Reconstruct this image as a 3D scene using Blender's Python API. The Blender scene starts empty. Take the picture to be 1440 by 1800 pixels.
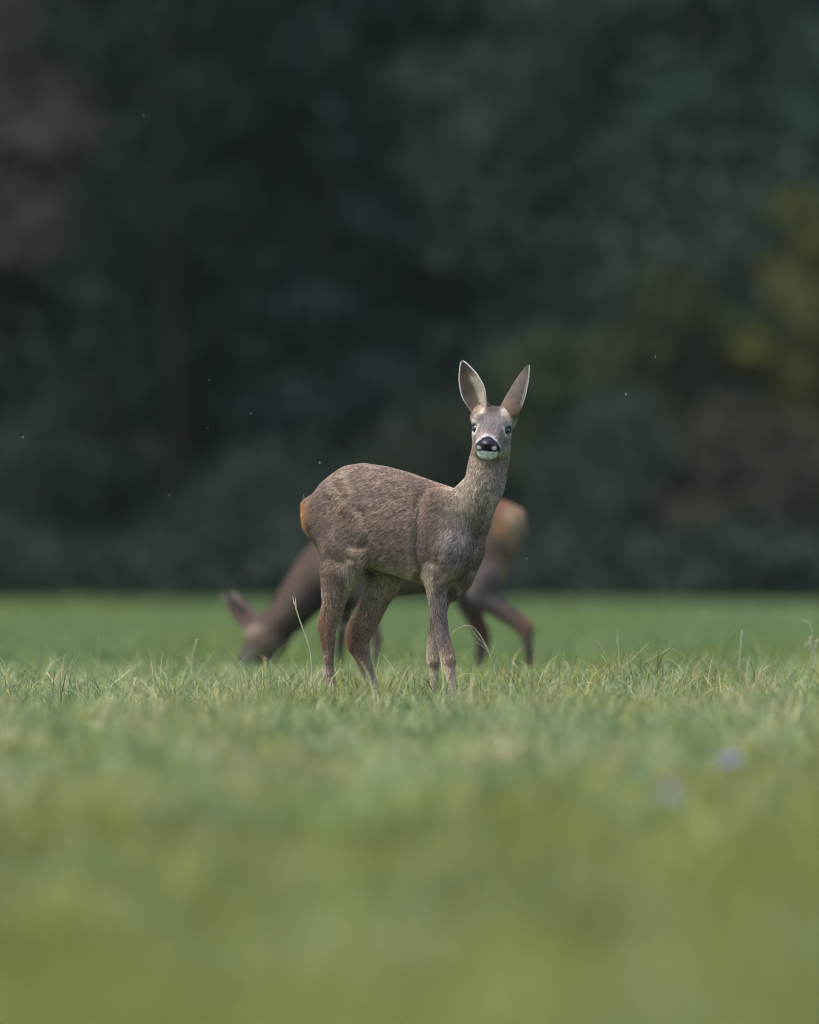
import bpy, math, random
import numpy as np
from mathutils import Vector, Matrix

random.seed(7)
RNG = np.random.default_rng(7)
SC = bpy.context.scene
COL = SC.collection

# ------------------------------------------------------------------ camera
CAM_H = 0.44          # eye height of the lying photographer
FPX = 20000.0         # focal length in pixels of the 1440 x 1800 frame
HORIZON = 1000.0
DEER_D = 35.0
HAZE = 0.000045
cam_d = bpy.data.cameras.new("camera")
cam = bpy.data.objects.new("camera", cam_d)
COL.objects.link(cam)
cam.location = (0, 0, CAM_H)
cam.rotation_euler = (math.radians(90) + math.atan((HORIZON - 900) / FPX), 0, 0)
cam_d.sensor_fit = 'VERTICAL'
cam_d.sensor_height = 36
cam_d.sensor_width = 28.8
cam_d.lens = 36 * FPX / 1800
cam_d.clip_end = 2000
cam_d.dof.use_dof = True
cam_d.dof.focus_distance = DEER_D - 0.12
cam_d.dof.aperture_fstop = 3.4
SC.camera = cam

# ------------------------------------------------------------------ light
SUN_EL, SUN_AZ = math.radians(60), math.radians(248)
w = bpy.data.worlds.new("World")
SC.world = w
w.use_nodes = True
nt = w.node_tree
sky = nt.nodes.new("ShaderNodeTexSky")
sky.sky_type = 'NISHITA'
sky.sun_disc = False
sky.sun_elevation = SUN_EL
sky.sun_rotation = SUN_AZ
sky.air_density = 1.0
sky.dust_density = 3.0
bg = nt.nodes["Background"]
bg.inputs["Strength"].default_value = 0.11
nt.links.new(sky.outputs[0], bg.inputs[0])
sun_d = bpy.data.lights.new("sun", 'SUN')
sun_d.energy = 1.5
sun_d.angle = math.radians(28)
sun_d.color = (1.0, 0.93, 0.84)
sun = bpy.data.objects.new("sun", sun_d)
COL.objects.link(sun)
sd = Vector((math.sin(SUN_AZ) * math.cos(SUN_EL), math.cos(SUN_AZ) * math.cos(SUN_EL), math.sin(SUN_EL)))
sun.rotation_euler = sd.to_track_quat('Z', 'Y').to_euler()
SC.view_settings.view_transform = 'Standard'
SC.view_settings.look = 'None'
SC.view_settings.gamma = 1
SC.view_settings.use_curve_mapping = False
SC.view_settings.exposure = 1.47
SC.cycles.use_denoising = True
SC.cycles.filter_width = 1.05
SC.cycles.volume_bounces = 1
SC.cycles.max_bounces = 5
SC.cycles.diffuse_bounces = 3
SC.cycles.glossy_bounces = 2
SC.cycles.transmission_bounces = 3
SC.cycles.transparent_max_bounces = 6


# ------------------------------------------------------------------ helpers
def px3(px, py, d):
    """the point at distance d that lies behind a pixel of the photograph"""
    return np.array([(px - 720.0) * d / FPX, d, CAM_H - (py - HORIZON) * d / FPX])


ROT3 = np.array(Matrix.Rotation(0.83, 3, Vector((0.36, 0.48, 0.8))) @ Matrix.Rotation(0.61, 3, 'X'))


def vnoise(P, s, seed=0):
    """smooth value noise in 0..1 for an (N,3) array, cell size s"""
    Q = (np.asarray(P, float) @ ROT3) / s + 1000.37
    I = np.floor(Q).astype(np.int64)
    F = Q - I
    F = F * F * (3 - 2 * F)
    out = np.zeros(len(Q))
    for dx in (0, 1):
        for dy in (0, 1):
            for dz in (0, 1):
                h = (I[:, 0] + dx) * 73856093 ^ (I[:, 1] + dy) * 19349663 ^ (I[:, 2] + dz) * 83492791 ^ (seed * 2654435 + 977)
                h = (h ^ (h >> 13)) * 1274126177 & 0x7fffffff
                h = (h ^ (h >> 16)) * 73244475 & 0x7fffffff
                h = (h ^ (h >> 15)) & 0xffff
                wgt = (F[:, 0] if dx else 1 - F[:, 0]) * (F[:, 1] if dy else 1 - F[:, 1]) * (F[:, 2] if dz else 1 - F[:, 2])
                out += wgt * (h / 65535.0)
    return out


def sst(x, a, b):
    t = np.clip((x - a) / (b - a), 0, 1)
    return t * t * (3 - 2 * t)


def tag(o, label=None, cat=None, group=None, kind=None):
    if label: o["label"] = label
    if cat: o["category"] = cat
    if group: o["group"] = group
    if kind: o["kind"] = kind
    return o


def empty(name, loc=(0, 0, 0)):
    o = bpy.data.objects.new(name, None)
    o.location = loc
    o.empty_display_size = 0.1
    COL.objects.link(o)
    return o


def mesh_np(name, V, faces, mat, parent=None, col=None, smooth=False, loc=None):
    """faces: list of (M,k) integer arrays"""
    me = bpy.data.meshes.new(name)
    V = np.asarray(V, np.float32)
    me.vertices.add(len(V))
    me.vertices.foreach_set("co", V.ravel())
    tot = sum(f.size for f in faces)
    nf = sum(len(f) for f in faces)
    me.loops.add(tot)
    me.polygons.add(nf)
    me.loops.foreach_set("vertex_index", np.concatenate([f.ravel() for f in faces]).astype(np.int32))
    cnt = np.concatenate([np.full(len(f), f.shape[1]) for f in faces])
    st = np.concatenate([[0], np.cumsum(cnt)[:-1]]).astype(np.int32)
    me.polygons.foreach_set("loop_start", st)
    if smooth:
        me.polygons.foreach_set("use_smooth", np.ones(nf, bool))
    me.update(calc_edges=True)
    if col is not None:
        a = me.color_attributes.new("col", 'FLOAT_COLOR', 'POINT')
        c = np.ones((len(V), 4), np.float32)
        c[:, :3] = col
        a.data.foreach_set("color", c.ravel())
    if mat: me.materials.append(mat)
    o = bpy.data.objects.new(name, me)
    COL.objects.link(o)
    if parent: o.parent = parent
    if loc is not None: o.location = loc
    return o


# ------------------------------------------------------------------ materials
def mat_attr(name, rough=0.7, spec=0.2, transl=0.0, bump=None, noise=None):
    m = bpy.data.materials.new(name)
    m.use_nodes = True
    n, l = m.node_tree.nodes, m.node_tree.links
    b = n["Principled BSDF"]
    b.inputs["Roughness"].default_value = rough
    b.inputs["Specular IOR Level"].default_value = spec
    a = n.new("ShaderNodeAttribute")
    a.attribute_name = "col"
    src = a.outputs["Color"]
    if noise:
        tx = n.new("ShaderNodeTexNoise")
        tx.inputs["Scale"].default_value = noise[0]
        tx.inputs["Detail"].default_value = 4
        geo = n.new("ShaderNodeTexCoord")
        l.new(geo.outputs["Object"], tx.inputs["Vector"])
        mr = n.new("ShaderNodeMapRange")
        mr.inputs["To Min"].default_value = 1 - noise[1]
        mr.inputs["To Max"].default_value = 1 + noise[1]
        l.new(tx.outputs["Fac"], mr.inputs["Value"])
        mx = n.new("ShaderNodeVectorMath")
        mx.operation = 'SCALE'
        l.new(src, mx.inputs[0])
        l.new(mr.outputs[0], mx.inputs["Scale"])
        src = mx.outputs[0]
    l.new(src, b.inputs["Base Color"])
    if transl > 0:
        t = n.new("ShaderNodeBsdfTranslucent")
        l.new(src, t.inputs["Color"])
        ms = n.new("ShaderNodeMixShader")
        ms.inputs[0].default_value = transl
        l.new(b.outputs[0], ms.inputs[1])
        l.new(t.outputs[0], ms.inputs[2])
        l.new(ms.outputs[0], n["Material Output"].inputs["Surface"])
    return m


def mat_plain(name, color, rough=0.6, spec=0.3, coat=0.0, noise=None):
    m = bpy.data.materials.new(name)
    m.use_nodes = True
    n, l = m.node_tree.nodes, m.node_tree.links
    b = n["Principled BSDF"]
    b.inputs["Base Color"].default_value = (*color, 1)
    b.inputs["Roughness"].default_value = rough
    b.inputs["Specular IOR Level"].default_value = spec
    b.inputs["Coat Weight"].default_value = coat
    b.inputs["Coat Roughness"].default_value = 0.03
    if noise:
        tx = n.new("ShaderNodeTexNoise")
        tx.inputs["Scale"].default_value = noise[0]
        geo = n.new("ShaderNodeTexCoord")
        l.new(geo.outputs["Object"], tx.inputs["Vector"])
        cr = n.new("ShaderNodeValToRGB")
        cr.color_ramp.elements[0].color = (*[c * (1 - noise[1]) for c in color], 1)
        cr.color_ramp.elements[1].color = (*[min(1, c * (1 + noise[1])) for c in color], 1)
        cr.color_ramp.elements[0].position = 0.3
        cr.color_ramp.elements[1].position = 0.7
        l.new(tx.outputs["Fac"], cr.inputs[0])
        l.new(cr.outputs[0], b.inputs["Base Color"])
        bp = n.new("ShaderNodeBump")
        bp.inputs["Strength"].default_value = 0.4
        bp.inputs["Distance"].default_value = 0.002
        l.new(tx.outputs["Fac"], bp.inputs["Height"])
        l.new(bp.outputs[0], b.inputs["Normal"])
    return m


M_SKIN = mat_attr("deer_skin", 0.8, 0.1, noise=(260, 0.25))
M_FUR = mat_attr("deer_fur", 0.62, 0.35)
M_EYE = mat_plain("eye_wet", (0.006, 0.005, 0.008), 0.07, 0.5, 0.35)
M_LID = mat_plain("eyelid", (0.012, 0.01, 0.01), 0.45, 0.4)
M_NOSE = mat_plain("nose_leather", (0.008, 0.009, 0.013), 0.42, 0.4, 0.08, noise=(420, 0.4))
M_HOOF = mat_plain("hoof_horn", (0.02, 0.017, 0.015), 0.4, 0.4, noise=(90, 0.3))
M_GRASS = mat_attr("grass_blade", 0.55, 0.3, 0.35)
M_LEAF = mat_attr("tree_leaf", 0.6, 0.25, 0.25)
M_BARK = mat_plain("bark", (0.016, 0.015, 0.013), 0.9, 0.1, noise=(9, 0.5))
M_PETAL = mat_attr("petal", 0.6, 0.2, 0.3)
M_STALK = mat_attr("stalk", 0.5, 0.3, 0.25)

# ------------------------------------------------------------------ ground
def ground_h(x, y):
    """gentle unevenness of the meadow"""
    x = np.asarray(x, float); y = np.asarray(y, float)
    P = np.stack([x.ravel(), y.ravel(), 0 * x.ravel()], 1)
    h = (vnoise(P, 2.3, 3) - 0.5) * 0.03 + (vnoise(P, 0.7, 4) - 0.5) * 0.012
    far = sst(P[:, 1], 60, 120)
    h = h * (1 - far) + (vnoise(P, 14, 5) - 0.5) * 0.05 * far
    near_feet = np.exp(-((P[:, 1] - 35) / 1.2) ** 2 - (P[:, 0] / 1.0) ** 2)
    rear_feet = np.exp(-((P[:, 1] - 46) / 1.5) ** 2 - (P[:, 0] / 1.2) ** 2)
    return (h * (1 - np.clip(near_feet + rear_feet, 0, 1))).reshape(x.shape)


ys = np.unique(np.concatenate([np.arange(-40, 2, 3), np.arange(2, 60, 0.35), np.arange(60, 300, 3), np.arange(300, 421, 20)]))
xs = np.unique(np.concatenate([np.arange(-180, -30, 30), np.arange(-30, -4, 2), np.arange(-4, 4, 0.25), np.arange(4, 30, 2), np.arange(30, 181, 30)]))
gx, gy = np.meshgrid(xs, ys)
gv = np.stack([gx.ravel(), gy.ravel(), ground_h(gx, gy).ravel()], 1)
nx, ny = len(xs), len(ys)
ii = (np.arange(ny - 1)[:, None] * nx + np.arange(nx - 1)[None]).ravel()
gf = np.stack([ii, ii + 1, ii + 1 + nx, ii + nx], 1)
m = bpy.data.materials.new("meadow_soil_and_thatch")
m.use_nodes = True
n, l = m.node_tree.nodes, m.node_tree.links
geo = n.new("ShaderNodeNewGeometry")
t1 = n.new("ShaderNodeTexNoise"); t1.inputs["Scale"].default_value = 1.1; t1.inputs["Detail"].default_value = 6
t2 = n.new("ShaderNodeTexNoise"); t2.inputs["Scale"].default_value = 60; t2.inputs["Detail"].default_value = 3
l.new(geo.outputs["Position"], t1.inputs["Vector"]); l.new(geo.outputs["Position"], t2.inputs["Vector"])
r1 = n.new("ShaderNodeValToRGB")
r1.color_ramp.elements[0].position = 0.35; r1.color_ramp.elements[0].color = (0.060, 0.110, 0.038, 1)
r1.color_ramp.elements[1].position = 0.65; r1.color_ramp.elements[1].color = (0.090, 0.135, 0.046, 1)
r2 = n.new("ShaderNodeValToRGB")
r2.color_ramp.elements[0].position = 0.3; r2.color_ramp.elements[0].color = (0.5, 0.5, 0.5, 1)
r2.color_ramp.elements[1].position = 0.7; r2.color_ramp.elements[1].color = (1.2, 1.2, 1.2, 1)
mm = n.new("ShaderNodeMix"); mm.data_type = 'RGBA'; mm.blend_type = 'MULTIPLY'; mm.inputs[0].default_value = 1
l.new(t1.outputs["Fac"], r1.inputs[0]); l.new(t2.outputs["Fac"], r2.inputs[0])
l.new(r1.outputs[0], mm.inputs[6]); l.new(r2.outputs[0], mm.inputs[7])
l.new(mm.outputs[2], n["Principled BSDF"].inputs["Base Color"])
n["Principled BSDF"].inputs["Roughness"].default_value = 0.95
n["Principled BSDF"].inputs["Specular IOR Level"].default_value = 0.05
tag(mesh_np("ground", gv, [gf], m, smooth=True), kind="structure")


# ------------------------------------------------------------------ grass
def blades(X, Y, h, wd, col, bend, seg=2, az=None, curl=None, z0=None):
    """flat tapering blades rooted at X, Y; returns V, quads, tris, colours"""
    N = len(X)
    if z0 is None: z0 = ground_h(X, Y) - 0.004
    if az is None: az = RNG.uniform(0, 2 * np.pi, N)
    face = RNG.uniform(0, 2 * np.pi, N)
    sx, sy = np.cos(face) * wd / 2, np.sin(face) * wd / 2
    dx, dy = np.cos(az), np.sin(az)
    rows = []
    for k in range(seg + 1):
        t = k / seg
        ang = bend * (0.25 + 0.75 * t)
        out = h * t * np.sin(ang * t) if True else 0
        up = h * t * np.cos(ang * 0.9 * t)
        c = np.stack([X + dx * out, Y + dy * out, z0 + up], 1)
        if k < seg:
            wk = (1 - 0.55 * t ** 1.5) if k else 0.85
            s = np.stack([sx * wk, sy * wk, 0 * sx], 1)
            rows += [c - s, c + s]
        else:
            rows += [c]
    per = 2 * seg + 1
    V = np.stack(rows, 1).reshape(-1, 3)
    b = (np.arange(N) * per)[:, None]
    quads = [b + np.array([[2 * k, 2 * k + 1, 2 * k + 3, 2 * k + 2]]) for k in range(seg - 1)]
    tri = b + np.array([[2 * seg - 2, 2 * seg - 1, 2 * seg]])
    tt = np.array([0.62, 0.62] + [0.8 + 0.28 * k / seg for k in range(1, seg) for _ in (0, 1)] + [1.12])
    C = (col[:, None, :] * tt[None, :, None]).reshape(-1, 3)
    return V, (np.concatenate(quads) if quads else None), tri, C


PAL = dict(green=(0.125, 0.200, 0.050), blue=(0.16, 0.235, 0.11), olive=(0.22, 0.225, 0.040),
           straw=(0.50, 0.44, 0.25), dark=(0.055, 0.100, 0.026), pale=(0.37, 0.41, 0.20), yellow=(0.38, 0.33, 0.05))
PK = list(PAL)
PV = np.array([PAL[k] for k in PK])


def grass_cols(X, Y, wts):
    N = len(X)
    P = np.stack([X, Y, 0 * X], 1)
    P = P * np.array([1.0, 0.28, 1.0])
    n1 = vnoise(P, 0.16, 11) ; n2 = vnoise(P, 0.30, 12)
    W = np.tile(np.array([wts[k] for k in PK], float), (N, 1))
    W[:, PK.index('straw')] *= 0.3 + 3.0 * sst(n1, 0.55, 0.9)
    W[:, PK.index('olive')] *= 0.4 + 2.2 * sst(n2, 0.45, 0.75)
    W[:, PK.index('blue')] *= 0.4 + 2.2 * sst(1 - n2, 0.45, 0.75)
    W /= W.sum(1, keepdims=True)
    r = RNG.random(N)
    idx = (np.cumsum(W, 1) < r[:, None]).sum(1).clip(0, len(PK) - 1)
    c = PV[idx] * RNG.uniform(0.75, 1.25, (N, 1)) * RNG.uniform(0.93, 1.07, (N, 3))
    return c, idx


def wedge(n, d1, d2, widen=1.45, extra=0.15):
    d = np.sqrt(RNG.uniform(d1 * d1, d2 * d2, n))
    x = RNG.uniform(-1, 1, n) * (0.036 * widen * d + extra)
    return x, d


def clump(X, Y, s=0.12, amt=0.6, seed=21):
    P = np.stack([X, Y * 0.5, 0 * X], 1)
    nz = vnoise(P, s, seed) * 0.6 + vnoise(P, s * 3.7, seed + 1) * 0.4
    return (1 - amt / 2) + amt * sst(nz, 0.3, 0.72), nz


Vs, Fq, Ft, Cs = [], [], [], []
off = 0
def add_blades(*a, **k):
    global off
    V, q, t, C = blades(*a, **k)
    Vs.append(V); Cs.append(C)
    if q is not None: Fq.append(q + off)
    Ft.append(t + off)
    off += len(V)


WN = dict(green=2.4, blue=0.8, olive=6.5, straw=0.5, dark=0.4, pale=0.9, yellow=0.7)
WM = dict(green=2.4, blue=3.0, olive=2.0, straw=1.6, dark=1.0, pale=3.4, yellow=0.15)
WF = dict(green=5, blue=3.8, olive=1.5, straw=0.0, dark=0.6, pale=1.0, yellow=0.0)
# near, soft
X, Y = wedge(95000, 5.5, 25.5)
f, _ = clump(X, Y, 0.10, 1.3)
c, _ = grass_cols(X, Y, WN)
mid = sst(Y, 16, 25)[:, None]
c2, _ = grass_cols(X, Y, WM)
c = np.where(RNG.random((len(X), 1)) < mid, c2, c)
c *= (0.78 + 0.44 * sst(vnoise(np.stack([X, Y * .35, 0 * X], 1), 0.07, 81), .25, .75))[:, None]
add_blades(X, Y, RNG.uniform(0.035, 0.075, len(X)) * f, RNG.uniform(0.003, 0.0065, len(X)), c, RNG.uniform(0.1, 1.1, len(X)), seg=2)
# middle, sharp
for (n_, a_, b_) in ((80000, 25.5, 32.0), (125000, 32.0, 38.5), (55000, 38.5, 46.0)):
    X, Y = wedge(n_, a_, b_)
    f, nz = clump(X, Y, 0.12, 1.15)
    c, idx = grass_cols(X, Y, WM)
    big, _ = clump(X, Y, 0.32, 0.7, 51)
    h = RNG.uniform(0.026, 0.080, len(X)) * f * big * (1 + 0.6 * (RNG.random(len(X)) < 0.06))
    wd = RNG.uniform(0.0018, 0.0050, len(X))
    wd[idx == PK.index('straw')] *= 0.55
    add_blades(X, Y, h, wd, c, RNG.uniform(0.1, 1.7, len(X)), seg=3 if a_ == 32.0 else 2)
# taller thin stems and bents scattered through the sharp zone
X, Y = wedge(15000, 29.0, 40.0)
c, idx = grass_cols(X, Y, dict(green=1, blue=1, olive=1.2, straw=2.6, dark=0.5, pale=3, yellow=0.35))
add_blades(X, Y, RNG.uniform(0.06, 0.135, len(X)) * clump(X, Y, 0.22, 1.1, 61)[0] * (0.8 + 0.6 * RNG.random(len(X)) ** 2), RNG.uniform(0.0012, 0.0028, len(X)), c, RNG.uniform(0.1, 2.3, len(X)), seg=5)
# tufts: many blades from one root, one colour
NT = 4200
tx, ty = wedge(NT, 19.0, 46.0)
hT = RNG.uniform(0.05, 0.115, NT) * (1 + 0.45 * (RNG.random(NT) < 0.12)) * (0.95 + 0.35 * sst(tx / ty * FPX, 120, 420)) * 1.1 * (1 - .45 * sst(ty, 37.5, 41)) * clump(tx, ty, 0.3, 0.8, 71)[0]
cT, iT = grass_cols(tx, ty, dict(green=2.4, blue=2, olive=2.2, straw=1.8, dark=1.8, pale=3.2, yellow=0.3))
cT *= RNG.uniform(0.7, 1.3, (NT, 1))
rep = RNG.integers(14, 34, NT)
ix = np.repeat(np.arange(NT), rep)
nT = len(ix)
X = tx[ix] + RNG.normal(0, 0.012, nT); Y = ty[ix] + RNG.normal(0, 0.012, nT)
c = cT[ix] * RNG.uniform(0.8, 1.2, (nT, 1))
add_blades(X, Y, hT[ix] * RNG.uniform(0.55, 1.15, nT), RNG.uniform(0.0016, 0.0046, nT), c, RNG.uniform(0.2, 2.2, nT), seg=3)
# far field
X, Y = wedge(60000, 46, 90)
f, _ = clump(X, Y, 0.6, 0.5)
c, _ = grass_cols(X / 3, Y / 6, WF)
add_blades(X, Y, RNG.uniform(0.04, 0.08, len(X)) * f, RNG.uniform(0.010, 0.017, len(X)), c, RNG.uniform(0.1, 1.0, len(X)), seg=1)
X, Y = wedge(50000, 90, 153)
f, _ = clump(X, Y, 1.2, 0.6)
c, _ = grass_cols(X / 8, Y / 20, WF)
add_blades(X, Y, RNG.uniform(0.025, 0.05, len(X)) * f, RNG.uniform(0.02, 0.04, len(X)), c, RNG.uniform(0.1, 1.0, len(X)), seg=1)
# the meadow goes on to either side
for (n_, a_, b_, wb, wd0, hh_) in ((120000, 3.0, 62.0, 2.6, 0.007, 0.062), (36000, 62.0, 152.0, 5.0, 0.022, 0.05)):
    Y = RNG.uniform(a_, b_, n_); X = (0.0522 * Y + 0.1 + RNG.random(n_) ** 1.3 * wb) * RNG.choice([-1, 1], n_)
    f, _ = clump(X, Y, 0.15, 1.0)
    c1, _ = grass_cols(X, Y, WM); c2, _ = grass_cols(X, Y, WN); c3, _ = grass_cols(X / 3, Y / 6, WF)
    u_ = RNG.random((n_, 1))
    c = np.where(u_ < sst(Y, 16, 25)[:, None], c1, c2); c = np.where(u_ < sst(Y, 42, 50)[:, None], c3, c)
    add_blades(X, Y, RNG.uniform(0.5, 1.1, n_) * hh_ * f, RNG.uniform(0.6, 1.3, n_) * wd0, c, RNG.uniform(0.1, 1.3, n_), seg=1)
tag(mesh_np("grass", np.concatenate(Vs), [np.concatenate(Fq), np.concatenate(Ft)], M_GRASS, col=np.concatenate(Cs)),
    "short meadow grass, green to olive with straw-coloured blades", None, None, "stuff")
del Vs, Fq, Ft, Cs


# ------------------------------------------------------------------ single stems
def tube(pts, rad, sides=6):
    pts = np.asarray(pts, float); rad = np.asarray(rad, float)
    T = np.gradient(pts, axis=0); T /= np.linalg.norm(T, axis=1, keepdims=True) + 1e-12
    ref = np.array([0.31, 0.95, 0.07])
    A = np.cross(T, ref); A /= np.linalg.norm(A, axis=1, keepdims=True) + 1e-12
    B = np.cross(T, A)
    th = np.linspace(0, 2 * np.pi, sides, endpoint=False)
    V = pts[:, None] + rad[:, None, None] * (np.cos(th)[None, :, None] * A[:, None] + np.sin(th)[None, :, None] * B[:, None])
    n_ = len(pts)
    i = np.arange(n_ - 1)[:, None] * sides; j = np.arange(sides)[None]
    q = np.stack([i + j, i + (j + 1) % sides, i + sides + (j + 1) % sides, i + sides + j], -1).reshape(-1, 4)
    caps = np.array([list(range(sides))[::-1], [(n_ - 1) * sides + k for k in range(sides)]])
    return V.reshape(-1, 3), [q, caps]


def curve_pts(ctrl, n=14):
    """Catmull-Rom through control points"""
    P = np.asarray(ctrl, float)
    P = np.vstack([2 * P[0] - P[1], P, 2 * P[-1] - P[-2]])
    out = []
    m_ = len(P) - 3
    for k in range(m_):
        p0, p1, p2, p3 = P[k:k + 4]
        for t in np.linspace(0, 1, n, endpoint=(k == m_ - 1)):
            out.append(0.5 * ((2 * p1) + (-p0 + p2) * t + (2 * p0 - 5 * p1 + 4 * p2 - p3) * t * t + (-p0 + 3 * p1 - 3 * p2 + p3) * t ** 3))
    return np.array(out)


def merge(parts):
    Vv, Q, n_ = [], {}, 0
    for V, F in parts:
        for f in F:
            Q.setdefault(f.shape[1], []).append(f + n_)
        Vv.append(V); n_ += len(V)
    return np.concatenate(Vv), [np.concatenate(v) for v in Q.values()]


def stem(name, label, cat, pix, d, r0, r1, col, head=None, sprays=(), flat=1.0):
    pts = curve_pts([px3(a, b, d + (c_[0] if c_ else 0)) for a, b, *c_ in pix], 10)
    base = pts[0].copy(); base[2] = ground_h(np.array([base[0]]), np.array([base[1]]))[0]
    pts = np.vstack([base, pts]) if pts[0][2] > base[2] + 0.004 else pts
    e = empty(name, base)
    tag(e, label, cat)
    r = np.linspace(r0, r1, len(pts))
    V, F = tube(pts - base, r)
    mesh_np("stem", V, F, M_STALK, e, col=np.tile(col, (len(V), 1)) * (0.85 + 0.3 * RNG.random((len(V), 1))), smooth=True)
    for nm, sp, rr, cc in sprays:
        parts = []
        for s_ in sp:
            q = curve_pts([px3(a, b, d + (c_[0] if c_ else 0)) for a, b, *c_ in s_], 7) - base
            parts.append(tube(q, np.interp(np.linspace(0, 1, len(q)), [0, .5, 1], [rr * .8, rr, rr * .25]), 5))
        V, F = merge(parts)
        mesh_np(nm, V, F, M_STALK, e, col=np.tile(cc, (len(V), 1)) * (0.8 + 0.4 * RNG.random((len(V), 1))), smooth=True)
    return e


STRAW = np.array((0.50, 0.45, 0.30)); GRN = np.array((0.20, 0.28, 0.10)); PALE = np.array((0.42, 0.42, 0.27))
stem("meadow_grass", "tall pale bent stalk with a forked tip left of the front deer's hind legs", "grass",
     [(551, 1240), (549, 1190), (546, 1150), (541, 1128), (530, 1098), (520, 1068)], 34.9, 0.0021, 0.0024, PALE,
     sprays=[("seed_head", [[(521, 1070), (518, 1060), (514, 1048)], [(521, 1069), (520, 1058), (520, 1050)], [(520, 1066), (516, 1058), (516, 1050)]], 0.002, STRAW)])
stem("meadow_grass", "arching seeding grass stalk right of the front deer's forelegs", "grass",
     [(880, 1245), (876, 1212), (868, 1170), (853, 1134), (842, 1113), (829, 1101), (816, 1100), (803, 1106), (795, 1112)], 34.8, 0.0013, 0.0007, STRAW * 0.9,
     sprays=[("seed_head", [[(862, 1146), (850, 1132), (838, 1118), (824, 1099)], [(862, 1148), (848, 1136), (836, 1128)], [(858, 1140), (846, 1120), (836, 1108)], [(864, 1152), (868, 1140), (872, 1128)]], 0.0011, STRAW * 0.85)])
stem("meadow_grass", "bright yellow dry blade bent over right of the front deer's forelegs", "grass",
     [(806, 1205), (807, 1193), (813, 1187), (825, 1184), (840, 1186), (850, 1190)], 34.7, 0.0019, 0.0006, np.array((0.55, 0.42, 0.10)))
stem("meadow_grass", "dark green blade leaning right among pale tufts at the right", "grass",
     [(1130, 1215), (1134, 1195), (1146, 1178), (1158, 1162), (1168, 1151)], 34.6, 0.0016, 0.0005, GRN * 0.8)
stem("meadow_grass", "pale curved blade crossing the leaning green blade at the right", "grass",
     [(1145, 1230), (1144, 1214), (1138, 1202), (1130, 1197), (1122, 1194)], 34.6, 0.0015, 0.0005, STRAW * 1.1)
stem("meadow_grass", "arched straw blade drooping left in the tuft right of centre", "grass",
     [(1052, 1228), (1050, 1210), (1042, 1201), (1028, 1200), (1014, 1206), (1006, 1214)], 34.8, 0.0019, 0.0005, STRAW)
stem("meadow_grass", "thick straw blade rising left from the tuft right of centre", "grass",
     [(1082, 1232), (1074, 1212), (1064, 1196), (1058, 1184)], 34.9, 0.0024, 0.0007, STRAW * 0.95)
stem("meadow_grass", "dark green blade crossing the front deer's near hind foot", "grass",
     [(536, 1232), (544, 1214), (556, 1202), (572, 1188)], 34.5, 0.0013, 0.0005, GRN * 0.6)
stem("meadow_grass", "dark thin blade falling right beside the front deer's near hind foot", "grass",
     [(597, 1225), (596, 1216), (592, 1202), (588, 1188)], 34.6, 0.0014, 0.0005, GRN * 0.6)
stem("meadow_grass", "tall soft grey-green spike of grass at the far right", "grass",
     [(1301, 1215), (1300, 1180), (1302, 1145), (1305, 1108)], 37.6, 0.0028, 0.0030, PALE * 0.8)
stem("meadow_grass", "drooping pale flower stalk at the right edge of the photo", "grass",
     [(1430, 1215), (1430, 1170), (1429, 1130), (1427, 1105), (1420, 1092), (1410, 1092)], 37.9, 0.0030, 0.0015, PALE * 0.9,
     sprays=[("seed_head", [[(1430, 1150), (1422, 1130), (1414, 1140)], [(1430, 1155), (1436, 1128), (1442, 1124)], [(1429, 1140), (1424, 1122), (1432, 1120)]], 0.004, STRAW * 0.8)])
stem("meadow_grass", "thin pale stalk with small spikelets left of the grazing deer", "grass",
     [(334, 1215), (336, 1180), (340, 1150), (346, 1124)], 37.3, 0.0015, 0.0028, PALE * 0.85)
stem("meadow_grass", "curved yellow blade at the left edge of the photo", "grass",
     [(14, 1200), (11, 1180), (6, 1164), (-3, 1150)], 35.6, 0.0018, 0.0006, np.array((0.5, 0.44, 0.14)))
stem("meadow_grass", "amber dry leaf standing between the front deer's hind legs", "grass",
     [(598, 1215), (598, 1195), (597, 1175), (600, 1160)], 36.6, 0.0026, 0.0012, np.array((0.55, 0.38, 0.05)))
stem("meadow_grass", "short pale blade standing up behind the front deer's far hind foot", "grass",
     [(660, 1225), (660, 1195), (664, 1168), (667, 1148)], 35.4, 0.0018, 0.0006, PALE)
stem("meadow_grass", "upright dark blade beside the pale tufts at far right", "grass",
     [(1216, 1222), (1216, 1200), (1215, 1168)], 36.3, 0.0018, 0.0007, GRN * 0.6)


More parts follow.
